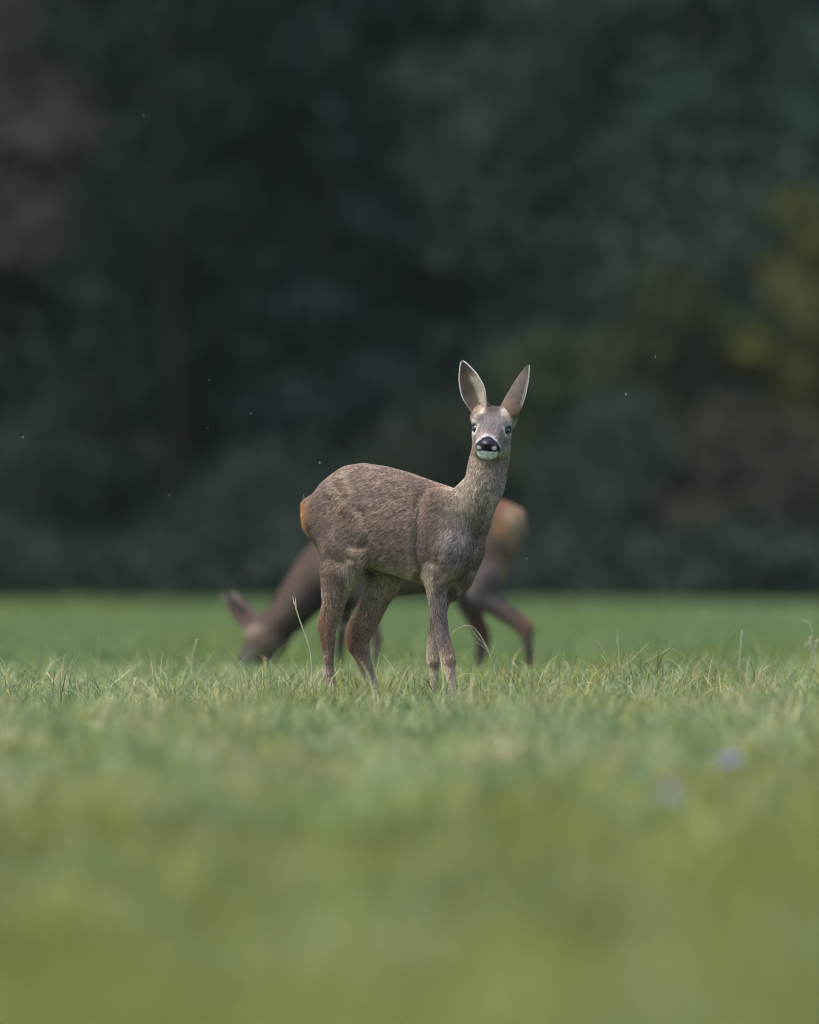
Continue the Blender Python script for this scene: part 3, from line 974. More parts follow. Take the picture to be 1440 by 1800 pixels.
# haunches
fd.cone(FB.p(592, 890, -.060), FB.p(602, 965, -.070), 44 * sc, 38 * sc, k=0.03, sq=LAT)
fd.cone(FB.p(600, 955, -.070), FB.p(596, 1010, -.068), 38 * sc, 28 * sc, k=0.02, sq=(FB.l, 0.7))
fd.cone(FB.p(620, 890, .060), FB.p(660, 965, .066), 44 * sc, 38 * sc, k=0.03, sq=LAT)
fd.cone(FB.p(655, 950, .066), FB.p(678, 1015, .066), 36 * sc, 28 * sc, k=0.02, sq=(FB.l, 0.7))
# buttock fluff
fd.cone(FB.p(556, 885, -.03), FB.p(561, 930, -.04), 15 * sc, 12 * sc, k=0.02)
# flank fold
fd.cone(FB.p(640, 968, -.085), FB.p(612, 1000, -.072), 15 * sc, 14 * sc, k=0.02)
# hind legs
lh = leg(fd, FB, [(594, 1005, -.068, 29), (589, 1045, -.066, 22), (584, 1080, -.065, 17.5), (579, 1104, -.064, 14), (578, 1140, -.064, 11.5),
                  (577, 1168, -.064, 10.5), (578, 1184, -.064, 11.5), (583, 1212, -.064, 9), (587, 1236, -.064, 10)])
leg(fd, FB, [(572, 1070, -.064, 6), (569, 1095, -.064, 8), (574, 1116, -.064, 8)], k=0.012)
leg(fd, FB, [(574, 1184, -.064, 5), (570, 1190, -.064, 4)], k=0.01)
rh = leg(fd, FB, [(678, 1005, .066, 29), (664, 1044, .064, 24.5), (651, 1072, .063, 23.5), (640, 1098, .062, 21.5), (632, 1122, .062, 20), (636, 1150, .062, 16),
                  (646, 1180, .062, 12.5), (653, 1198, .062, 11.5), (662, 1222, .062, 9), (668, 1239, .062, 10)])
leg(fd, FB, [(636, 1080, .062, 10), (621, 1112, .062, 9), (627, 1138, .062, 8)], k=0.02)
# shoulders
fd.cone(FB.p(772, 895, -.058), FB.p(792, 965, -.068), 36 * sc, 38 * sc, k=0.010, sq=(FB.l, 0.62))
fd.cone(FB.p(790, 965, -.068), FB.p(769, 1006, -.062), 33 * sc, 25 * sc, k=0.02, sq=(FB.l, 0.75))
fd.cone(FB.p(790, 895, .05), FB.p(806, 965, .055), 31 * sc, 30 * sc, k=0.02, sq=(FB.l, 0.62))
fd.cone(FB.p(806, 965, .057), FB.p(793, 1012, .058), 27 * sc, 21 * sc, k=0.014, sq=(FB.l, 0.75))
# fore legs
lf = leg(fd, FB, [(768, 1004, -.062, 23), (768, 1040, -.063, 18.5), (771, 1075, -.062, 15.5), (779, 1120, -.060, 13.5), (788, 1156, -.058, 14.6),
                  (790, 1172, -.058, 12), (793, 1198, -.058, 9), (795, 1220, -.058, 8.5), (796, 1230, -.058, 9.5), (799, 1241, -.058, 9)])
rf = leg(fd, FB, [(794, 1008, .058, 22), (782, 1040, .055, 17), (771, 1080, .052, 14.5), (764, 1120, .05, 13.5), (762, 1156, .05, 13.8),
                  (763, 1172, .05, 10.5), (763, 1198, .05, 8.5), (763, 1222, .05, 8), (764, 1232, .05, 9), (766, 1241, .05, 9)])
# brisket hanging between the fore legs
fd.cone(FB.p(816, 965), FB.p(811, 1008), 25 * sc, 16 * sc, k=0.02, sq=(FB.l, 0.8))
fd.cone(FB.p(812, 1010), FB.p(797, 1034), 15 * sc, 10 * sc, k=0.015)
# neck
nk = [(780, 925, 0, .00, 56), (812, 908, 0, -.0, 47), (834, 880, 0, -.01, 38), (851, 852, 0, -.012, 34), (857, 824, 0, -.010, 33), (863, 795, 0, .0, 32), (866, 775, 0, .006, 28)]
NP = []
for a, b, v, dy, r in nk:
    q = FB.p(a, b, v); q[1] += dy; NP.append((q, r * sc))
skull_y = NP[-1][0][1] - .006
fd.chain(NP, k=0.03)
fd.cone(FB.p(838, 920), FB.p(824, 965), 19 * sc, 22 * sc, k=0.03)
fd.cone(FB.p(824, 965), FB.p(818, 1000), 21 * sc, 13 * sc, k=0.03)

# head frame
yaw, pitch, roll = math.radians(-7), math.radians(-20), math.radians(4)
Fv = np.array([math.sin(yaw) * math.cos(pitch), -math.cos(yaw) * math.cos(pitch), math.sin(pitch)])
Sv = np.cross(Fv, [0, 0, 1.0]); Sv = -Sv / np.linalg.norm(Sv)
if Sv[0] < 0: Sv = -Sv                          # to the right in the photo
Tv = np.cross(Fv, Sv); Tv = Tv if Tv[2] > 0 else -Tv
S2 = Sv * math.cos(roll) - Tv * math.sin(roll); T2 = Tv * math.cos(roll) + Sv * math.sin(roll)
Sv, Tv = S2, T2
HO = np.array([0, 0, 0.0])
yh = skull_y - 0.035
HO = np.array([(865 - 720) * (DEER_D + yh) / FPX - FB.base[0], yh, CAM_H - (750 - HORIZON) * (DEER_D + yh) / FPX])
HS = 1.15                                       # the head is modelled small and scaled up
MH = np.stack([Sv, Fv, Tv])


def hp(s_, f_, t_):
    return HO + (Sv * s_ + Fv * f_ + Tv * t_) * HS


hs = np.array([  # f, half width, top, bottom
    (-.075, .020, .005, -.045), (-.065, .032, .022, -.055), (-.045, .043, .041, -.062), (-.02, .0475, .043, -.064), (.0, .049, .034, -.064), (.02, .0455, .028, -.062),
    (.045, .037, .020, -.059), (.07, .0325, .013, -.055), (.09, .0310, .007, -.052), (.105, .0310, .003, -.050), (.116, .0285, .000, -.046),
    (.124, .0215, -.004, -.040), (.129, .010, -.010, -.032)])


def head_fn(P):
    q = (P - HO) @ MH.T / HS
    u = np.clip(q[:, 1], hs[0, 0], hs[-1, 0])
    a, t, b = [np.interp(u, hs[:, 0], hs[:, i]) for i in (1, 2, 3)]
    c = (t + b) / 2 + 0.25 * (t - b) / 2; up = t - c; dn = c - b
    hh = np.where(q[:, 2] > c, up, dn)
    w_ = (q[:, 2] - c) / hh
    aa = a * (1 - 0.12 * np.clip(-w_, 0, 1))
    p = 2.25
    r = (np.abs(q[:, 0] / aa) ** p + np.abs(w_) ** p) ** (1 / p)
    sec = (r - 1) * np.minimum(aa, hh) * (0.55 + 0.45 / np.maximum(r, 0.6))
    du = np.abs(q[:, 1] - u)
    return np.where(du > 0, np.sqrt(np.maximum(sec, 0) ** 2 + du ** 2), sec) * HS


fd.add(head_fn, HO - 0.17, HO + 0.17, 0.018)
# brow ridges and cheeks
for sg in (-1, 1):
    fd.ell(hp(sg * .034, .002, .019), HS * np.array((.016, .024, .011)), MH, k=0.012)
    fd.ell(hp(sg * .036, .004, -.022), HS * np.array((.014, .034, .022)), MH, k=0.012)
    fd.ell(hp(sg * .024, .012, -.050), HS * np.array((.020, .050, .024)), MH, k=0.02)
    fd.ell(hp(sg * .043, -.034, .010), HS * np.array((.016, .022, .026)), MH, k=0.016)
    # eye socket
    fd.ell(hp(sg * .0455, .0235, .000), HS * np.array((.0115, .0150, .0120)), MH, k=0.006, sub=True)
    # ear roots
fd.cone(hp(-.024, -.045, .014), hp(-.036, -.070, .040), .027, .018, k=0.02)
fd.cone(hp(.026, -.036, .012), hp(.042, -.050, .032), .028, .022, k=0.02)
# lips and chin
fd.ell(hp(0, .104, -.040), HS * np.array((.0235, .020, .012)), MH, k=0.008)
for sg in (-1, 1):
    fd.ell(hp(sg * .015, .114, -.017), HS * np.array((.015, .014, .011)), MH, k=0.006)
FV, FF_ = fd.mesh()
FV = relax(FV, FF_, 2, 0.5)
FN = vert_normals(FV, FF_)


def crease(px, py, line, width):
    L = np.array(line, float); d = np.full(len(px), 1e9)
    for a, b in zip(L[:-1], L[1:]):
        ab = b - a; t = np.clip(((px - a[0]) * ab[0] + (py - a[1]) * ab[1]) / (ab @ ab), 0, 1)
        d = np.minimum(d, np.hypot(px - a[0] - ab[0] * t, py - a[1] - ab[1] * t))
    return np.exp(-(d / width) ** 2)


px_, py_ = FB.to_px(FV)
side_ = sst(-FN[:, 1], .1, .5) * (1 - sst(FB.uvw(FV)[:, 1], .03, .06))
rl = -.0075 * crease(px_, py_, [(745, 868), (735, 905), (732, 960), (740, 1005)], 6)
rl += .0045 * crease(px_, py_, [(758, 880), (750, 920), (748, 970)], 10)
rl += -.0070 * crease(px_, py_, [(806, 862), (818, 900), (835, 945), (822, 990)], 8)
rl += -.0060 * crease(px_, py_, [(632, 900), (650, 935), (640, 962)], 10)
rl += .0060 * crease(px_, py_, [(600, 845), (612, 872), (606, 895)], 9)
rl += -.0040 * crease(px_, py_, [(580, 880), (588, 940), (600, 985)], 8)
rl += .0030 * crease(px_, py_, [(620, 968), (642, 974), (668, 1000)], 6)
rl += -.0060 * crease(px_, py_, [(618, 980), (640, 988), (660, 1008)], 5)
rl += .0045 * crease(px_, py_, [(788, 890), (798, 930), (790, 965)], 9)
rl += -.0040 * crease(px_, py_, [(772, 905), (778, 950), (768, 990)], 7)
rl += .0002 * np.sin((px_ + .25 * (py_ - 900)) / 17 * 2 * np.pi) * spot(px_, py_, 690, 935, 42, 60, .5)
rl += (vnoise(FV, .05, 91) - .5) * .0025 * (py_ < 1040) * (py_ > 820)
legs_ = sst(py_, 1050, 1090)
rl += -.0025 * legs_ * crease(px_, py_, [(778, 1060), (783, 1110), (790, 1150)], 3)
rl += -.0028 * legs_ * crease(px_, py_, [(575, 1060), (572, 1100), (572, 1150)], 3)
rl += -.0030 * legs_ * crease(px_, py_, [(640, 1070), (626, 1110), (636, 1160)], 4)
FV = FV + FN * (rl * side_)[:, None]
FN = vert_normals(FV, FF_)


def fc_coords(P):
    px, py = FB.to_px(P)
    q = (P - HO) @ MH.T / HS
    v = FB.uvw(P)[:, 1]
    return px, py, q, v


def headness(P):
    q = (P - HO) @ MH.T / HS
    r = np.sqrt((q[:, 0] / .068) ** 2 + ((q[:, 1] - .020) / .130) ** 2 + ((q[:, 2] + .012) / .062) ** 2)
    er = np.maximum(*[1 - sst(np.sqrt((((q - np.array((sg * .032, -.046, .044))) / .036) ** 2).sum(1)), .9, 1.1) for sg in (-1, 1)])
    return np.maximum(1 - sst(r, 0.92, 1.12), er)


def front_color(P, N):
    """mean tip colour and root colour of the coat"""
    px, py, q, v = fc_coords(P)
    near = 1 - sst(v, -.03, .02)
    T = np.tile(C_BODY_T, (len(P), 1)); R = np.tile(C_BODY_R, (len(P), 1))
    n1 = vnoise(P, 0.06, 31); n2 = vnoise(P, 0.02, 32)
    T = mixc(T, (0.27, 0.195, 0.145), sst(n1, .35, .75) * .6)
    # reddish withers and hip tinge
    T = mixc(T, C_RED_T * 0.8, spot(px, py, 800, 862, 40, 22) * .5)
    T = mixc(T, (0.40, 0.30, 0.19), spot(px, py, 603, 868, 16, 38) * .35)
    # grey shoulder and neck
    T = mixc(T, (0.30, 0.27, 0.265), spot(px, py, 800, 945, 26, 40) * .6)
    nkm = spot(px, py, 842, 860, 55, 62) * (py < 960)
    T = mixc(T, C_GREY_T, nkm * .85); R = mixc(R, C_BODY_R * 1.5, nkm * .7)
    T = mixc(T, (0.19, 0.135, 0.10), spot(px, py, 850, 930, 16, 42) * .75)
    T = mixc(T, (0.16, 0.105, 0.08), spot(px, py, 830, 1000, 26, 34, .7) * .35)
    # belly and groin
    low = sst(py, 965, 1015) * (px < 765) * (px > 605) * (1 - sst(py, 1035, 1070))
    low *= sst(N[:, 2], 0.35, -0.3) * .6 + .4
    T = mixc(T, C_BELLY_T, low * .75); R = mixc(R, C_BODY_R * 1.9, low * .7)
    fr_ = near * np.maximum(crease(px, py, [(618, 965), (636, 972), (652, 990), (680, 1008), (725, 1020)], 6), .6 * crease(px, py, [(600, 1000), (628, 975)], 6))
    T = mixc(T, C_BELLY_T, fr_ * .55); R = mixc(R, C_BODY_R * 2, fr_ * .6)
    T = mixc(T, (0.50, 0.41, 0.30), near * crease(px, py, [(742, 872), (733, 905), (732, 945), (738, 985)], 2.2) * .6)
    ch_ = crease(px, py, [(758, 1024), (782, 1012), (806, 996)], 3) + crease(px, py, [(800, 1010), (814, 1022), (822, 1034)], 4) + crease(px, py, [(784, 1030), (790, 1050), (792, 1075)], 2.5) + .6 * crease(px, py, [(838, 960), (832, 990), (838, 1005)], 3)
    T = mixc(T, (0.60, 0.50, 0.37), ch_.clip(0, 1) * .7)
    T = mixc(T, (0.12, 0.085, 0.06), spot(px, py, 800, 1032, 10, 18) * .6)
    T = mixc(T, (0.46, 0.30, 0.21), spot(px, py, 732, 1010, 10, 24) * .45)
    # legs
    lg = sst(py, 1000, 1080)
    T = mixc(T, C_LEG_T, lg * .75); R = mixc(R, C_BODY_R * 1.4, lg * .5)
    fore = (px > 735) & (px < 830)
    dk = spot(px, py, 772, 1085, 18, 62, .4) * near * fore
    T = mixc(T, (0.24, 0.19, 0.185), dk * .85); R = mixc(R, C_BODY_R * 0.8, dk * .6)
    tan = fore * sst(py, 1135, 1175)
    T = mixc(T, C_TAN_T, tan * .9); R = mixc(R, (0.20, 0.135, 0.09), tan)
    tan2 = fore * (1 - near) * sst(py, 1090, 1130)
    T = mixc(T, C_TAN_T, tan2 * .75); R = mixc(R, (0.17, 0.115, 0.08), tan2)
    T = mixc(T, (0.26, 0.16, 0.10), (spot(px, py, 791, 1163, 9, 9) + spot(px, py, 762, 1168, 9, 8)).clip(0, 1) * .7)
    hind = px < 735
    tanh_ = hind * sst(py, 1165, 1215)
    T = mixc(T, (0.60, 0.48, 0.38), tanh_ * .8); R = mixc(R, (0.15, 0.11, 0.09), tanh_)
    # dark red hair at the backs of the hocks
    hk = (spot(px, py, 569, 1100, 10, 38) * near + spot(px, py, 616, 1110, 20, 34) * (1 - near)).clip(0, 1)
    T = mixc(T, (0.23, 0.125, 0.075), hk * .8); R = mixc(R, (0.05, 0.025, 0.018), hk)
    mt = hind * spot(px, py, 578, 1140, 12, 32) * near + hind * spot(px, py, 628, 1140, 12, 26) * (1 - near)
    T = mixc(T, (0.21, 0.125, 0.095), mt.clip(0, 1) * .6)
    T = mixc(T, C_WHITE * .8, spot(px, py, 573, 1180, 4, 7) * .4 * near)
    # inner far hind leg paler
    T = mixc(T, (0.38, 0.30, 0.22), spot(px, py, 675, 1030, 22, 40) * .5 * (1 - near))
    # rump patch
    rp = spot(px, py, 537, 905, 11, 36, .5)
    T = mixc(T, C_RUMP_T, rp); R = mixc(R, (0.35, 0.13, 0.04), rp)
    # face
    hm = headness(P)
    s_, f_, t_ = q[:, 0], q[:, 1], q[:, 2]
    TH = np.tile(np.array((0.29, 0.232, 0.19)), (len(P), 1)); RH = np.tile(np.array((0.13, 0.105, 0.09)), (len(P), 1))
    side = sst(np.abs(s_), .022, .042)
    brow = (1 - side) * sst(t_, -.01, .012) * (1 - sst(f_, .055, .085))
    TH = mixc(TH, (0.165, 0.148, 0.155), brow * .9); RH = mixc(RH, (0.075, 0.066, 0.066), brow * .9)
    crown_ = (1 - sst(np.abs(s_), .012, .030)) * (1 - sst(f_, -.012, .018)) * sst(t_, 0, .02)
    TH = mixc(TH, (0.10, 0.075, 0.07), crown_); RH = mixc(RH, (0.03, 0.025, 0.025), crown_ * .8)
    # warm tan at the sides of the crown and ear roots
    er = sst(np.abs(s_), .024, .036) * (1 - sst(f_, -.022, .004))
    TH = mixc(TH, (0.36, 0.265, 0.19), er * .8); RH = mixc(RH, (0.13, 0.085, 0.06), er * .85)
    th = (1 - sst(t_, -.062, -.034)) * (1 - sst(f_, .07, .10))
    TH = mixc(TH, (0.50, 0.39, 0.24), th * .85); RH = mixc(RH, (0.17, 0.115, 0.06), th * .85)
    # pale eye surround
    for sg in (-1, 1):
        de = np.sqrt(((s_ - sg * .042) / .020) ** 2 + ((f_ - .022) / .032) ** 2 + ((t_ - .001) / .021) ** 2)
        ring = (1 - sst(de, .75, 1.15))
        TH = mixc(TH, (0.66, 0.61, 0.56), ring * .8); RH = mixc(RH, (0.32, 0.29, 0.27), ring * .8)
        de2 = np.sqrt(((f_ - .022) / .0165) ** 2 + ((t_ + .001) / .0118) ** 2) + (np.sign(s_) != sg) * 9 + (np.abs(s_) < .028) * 9
        lid = 1 - sst(de2, .95, 1.15)
        TH = mixc(TH, C_DARK, lid); RH = mixc(RH, C_DARK, lid)
        # pale brow spots beside the crown
        bs = np.exp(-((s_ - sg * .027) / .008) ** 2 - ((f_ + .012) / .014) ** 2) * (t_ > 0)
        TH = mixc(TH, (0.72, 0.62, 0.52), bs * .8); RH = mixc(RH, (0.42, 0.34, 0.27), bs * .8)
    # muzzle: pale bridge above the nose, dark lips and pad, white patches and chin
    mz = sst(f_, .055, .068)
    ytop = np.interp(px, [833, 838, 845, 849, 857, 865, 869, 874, 880], [787, 780, 773, 769.5, 767.5, 769.5, 773, 780, 790])
    ybot = np.interp(px, [833, 838, 857, 876, 880], [789, 791.5, 793.5, 793.5, 791])
    bridge = mz * sst(py, ytop - 7, ytop - 2)
    TH = mixc(TH, (0.60, 0.57, 0.59), bridge * .85); RH = mixc(RH, (0.35, 0.32, 0.33), bridge * .85)
    band = mz * sst(py, ytop - 1, ytop + .6) * (1 - sst(py, ybot - .4, ybot + .8)) * sst(px, 833, 836) * (1 - sst(px, 878, 881))
    TH = mixc(TH, C_DARK * .6, band); RH = mixc(RH, C_DARK * .6, band)
    for ex, ey_ in ((842.5, 787.3), (868.5, 788.3)):
        wl = spot(px, py, ex, ey_, 3.3, 2.7, .6) * mz
        TH = mixc(TH, (0.68, 0.68, 0.70), wl); RH = mixc(RH, (0.5, 0.5, 0.52), wl)
    chin = mz * sst(py, ybot + .2, ybot + 1.2) * sst(px, 835, 839) * (1 - sst(px, 872, 879)) * (1 - .6 * sst(py, 799, 805))
    TH = mixc(TH, (0.92, 0.90, 0.90), chin); RH = mixc(RH, (0.65, 0.65, 0.64), chin)
    T = T * (1 - hm[:, None]) + TH * hm[:, None]; R = R * (1 - hm[:, None]) + RH * hm[:, None]
    k_ = 0.92 + 0.16 * n2[:, None]
    return T * k_, R * k_, hm


def nose_mask(q):
    """where the bare nose pad sits"""
    s_, f_, t_ = q[:, 0], q[:, 1], q[:, 2]
    return (f_ > .098) & (t_ > -.027) & (np.abs(s_) < .0190 - .35 * np.clip(-.014 - t_, 0, 1))


COAT = 1.0


def f_color(P, N, rg):
    T, R, hm = front_color(P, N)
    n = len(P)
    g = rg.random(n)
    G, _ = f_groom(P, N)
    G = G / (np.linalg.norm(G, axis=1, keepdims=True) + 1e-9)
    Q = P - G * (P * G).sum(1, keepdims=True) * 0.72
    st1 = sst(vnoise(Q, 0.0031, 77), .25, .75); st2 = sst(vnoise(Q, 0.012, 78), .2, .8)
    amp = 1 - .7 * sst(P[:, 2], .36, .26)
    br = rg.uniform(0.8, 1.2, n) * (1 + amp * (0.72 * (st1 - .5) + 0.10 * (st2 - .5)))
    T = T * br[:, None]
    lightt = (g > 0.88) * (1 - hm * .5)
    T = T * (1 + 1.1 * lightt[:, None])
    dk = (g < 0.16 + .16 * hm)
    T = np.where(dk[:, None], T * 0.4, T)
    # sky sheen on the back put into the colour: upward-facing hair paler
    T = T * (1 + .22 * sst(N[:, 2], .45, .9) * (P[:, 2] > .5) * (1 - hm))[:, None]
    return R * rg.uniform(0.6, 1.2, (n, 1)) * COAT, T * COAT


def f_groom(P, N):
    px, py, q, v = fc_coords(P)
    hm = headness(P)
    G = np.tile(-FB.h * 1.0 + np.array([0, 0, -0.55]), (len(P), 1))
    nkm = (spot(px, py, 850, 880, 50, 80)) * (1 - hm)
    G = G * (1 - nkm[:, None]) + nkm[:, None] * np.array([-0.25, 0, -1.0])
    sh = spot(px, py, 790, 960, 50, 60) * .7
    G = G * (1 - sh[:, None]) + sh[:, None] * np.array([-0.45, 0, -1.0])
    lg = sst(py, 985, 1040)
    G = G * (1 - lg[:, None]) + lg[:, None] * np.array([0.0, 0, -1.0])
    hk = (spot(px, py, 570, 1100, 12, 40) + spot(px, py, 616, 1112, 22, 36)).clip(0, 1)
    G += hk[:, None] * np.array([-0.6, 0, 0])
    fold = spot(px, py, 622, 1000, 24, 34)
    G += fold[:, None] * np.array([0.7, 0, -0.3])
    rp = spot(px, py, 541, 905, 14, 40)
    G = G * (1 - rp[:, None]) + rp[:, None] * (-FB.h * 1.0 + np.array([-.2, 0, -0.3]))[None]
    GH = -Fv[None] + Sv[None] * (q[:, 0:1] * 9) + Tv[None] * 0.15 + np.array([0, 0, 0.2])
    under = (q[:, 2] < -.035)
    GH = np.where(under[:, None], -Fv[None] + np.array([0, 0, -1.2]), GH)
    G = G * (1 - hm[:, None]) + GH * hm[:, None]
    lift = 0.42 + 0 * px
    lift += 0.35 * rp + .25 * hk
    lift += 0.25 * sst(-N[:, 2], .3, .9) * (py < 1060)
    lift = lift * (1 - hm) + 0.32 * hm
    return G, lift


def f_len(P, N):
    px, py, q, v = fc_coords(P)
    hm = headness(P)
    L = np.full(len(P), 0.0125)
    under = sst(-N[:, 2], .1, .8) * (py < 1050) * (py > 940)
    L += 0.017 * under
    L += .007 * spot(px, py, 815, 1020, 30, 36) + .006 * spot(px, py, 628, 990, 26, 34)
    L = L * (1 - sst(py, 1020, 1100)) + .0075 * sst(py, 1020, 1100)
    L += .009 * (spot(px, py, 568, 1100, 10, 36) + spot(px, py, 612, 1112, 16, 34)).clip(0, 1)
    L += .020 * spot(px, py, 541, 905, 10, 36)
    L = L * (1 - hm) + hm * (.0075 - .0040 * sst(q[:, 1], .03, .09) + .003 * sst(-q[:, 2], .034, .040) * sst(q[:, 1], .05, .08))
    return L


def f_dens(P, N):
    px, py, q, v = fc_coords(P)
    hm = headness(P)
    facing = sst(-N[:, 1], -0.5, 0.1)
    w_ = 0.25 + 0.75 * facing
    w_ *= 1 + 2.6 * hm
    w_ *= (0.2 + 0.8 * (1 - sst(py, 1225, 1240)))
    bare = nose_mask(q) & (hm > .5)
    de = np.minimum(*[np.sqrt(((q[:, 0] - sg * .0450) / .014) ** 2 + ((q[:, 1] - .023) / .0150) ** 2 + (q[:, 2] / .0120) ** 2) for sg in (-1, 1)])
    w_ = np.where(bare, 0.0, w_)
    w_ = np.where(de < 1.0, 0.0, w_)
    return w_


T0, R0, hm0 = front_color(FV, FN)
skin = (R0 * 0.8 + T0 * 0.12) * COAT
body = mesh_np("body", FV, [FF_], M_SKIN, front, col=skin, smooth=True)
grow_fur("coat", FV, FF_, FN, body, 330000, f_groom, f_len, f_color, f_dens, width=0.00075)

# nose pad with nostrils
nf = Field(hp(0, .118, -.016) - 0.04, hp(0, .118, -.016) + 0.04, 0.0012)
nf.ell(hp(0, .1125, -.0070), HS * np.array((.0170, .0180, .0110)), MH, k=0.004)
nf.ell(hp(-.0140, .1090, -.0135), HS * np.array((.0105, .0165, .0085)), MH, k=0.006)
nf.ell(hp(.0140, .1090, -.0135), HS * np.array((.0105, .0165, .0085)), MH, k=0.006)
nf.ell(hp(0, .1130, -.0200), HS * np.array((.0120, .0145, .0080)), MH, k=0.006)
for sg in (-1, 1):
    nf.ell(hp(sg * .0135, .1250, -.0135), HS * np.array((.0058, .0070, .0028)), MH, k=0.002, sub=True)
    nf.ell(hp(sg * .0185, .1230, -.0110), HS * np.array((.0030, .0060, .0035)), MH, k=0.002, sub=True)
nf.ell(hp(0, .129, -.020), HS * np.array((.0008, .005, .006)), MH, k=0.001, sub=True)
NV, NF = nf.mesh()
mesh_np("nose", NV, [NF], M_NOSE, front, smooth=True)


def ball(c, R, M, nu=20, nv=14):
    V, Fq_ = [], []
    for i in range(nv + 1):
        ph = math.pi * i / nv
        for j in range(nu):
            a = 2 * math.pi * j / nu
            V.append([math.sin(ph) * math.cos(a), math.sin(ph) * math.sin(a), math.cos(ph)])
    V = (np.array(V) * R) @ M + c
    for i in range(nv):
        for j in range(nu):
            Fq_.append([i * nu + j, (i + 1) * nu + j, (i + 1) * nu + (j + 1) % nu, i * nu + (j + 1) % nu])
    return V, np.array(Fq_)


for sg in (-1, 1):
    V, F = ball(hp(sg * .0385, .0200, -.0005), HS * np.array((.0125, .0145, .0118)), MH)
    eye = mesh_np("eye", V, [F], M_EYE, front, smooth=True)
    # lid rim: a thin torus round the opening
    cen = hp(sg * .0425, .0245, -.0003)
    nrm = Sv * sg * 0.70 + Fv * 0.70; nrm /= np.linalg.norm(nrm)
    e1 = np.cross(nrm, Tv); e1 /= np.linalg.norm(e1); e2 = np.cross(nrm, e1)
    rim = [cen + e1 * .0146 * math.cos(a) * (1.12 if math.cos(a) * sg < 0 else 1) + e2 * .0110 * math.sin(a) for a in np.linspace(0, 2 * math.pi, 25)]
    V, F = tube(np.array(rim), np.full(25, .0017), 6)
    mesh_np("eyelid", V, F[:1], M_LID, eye, smooth=True)


# ears
nu_ = 20


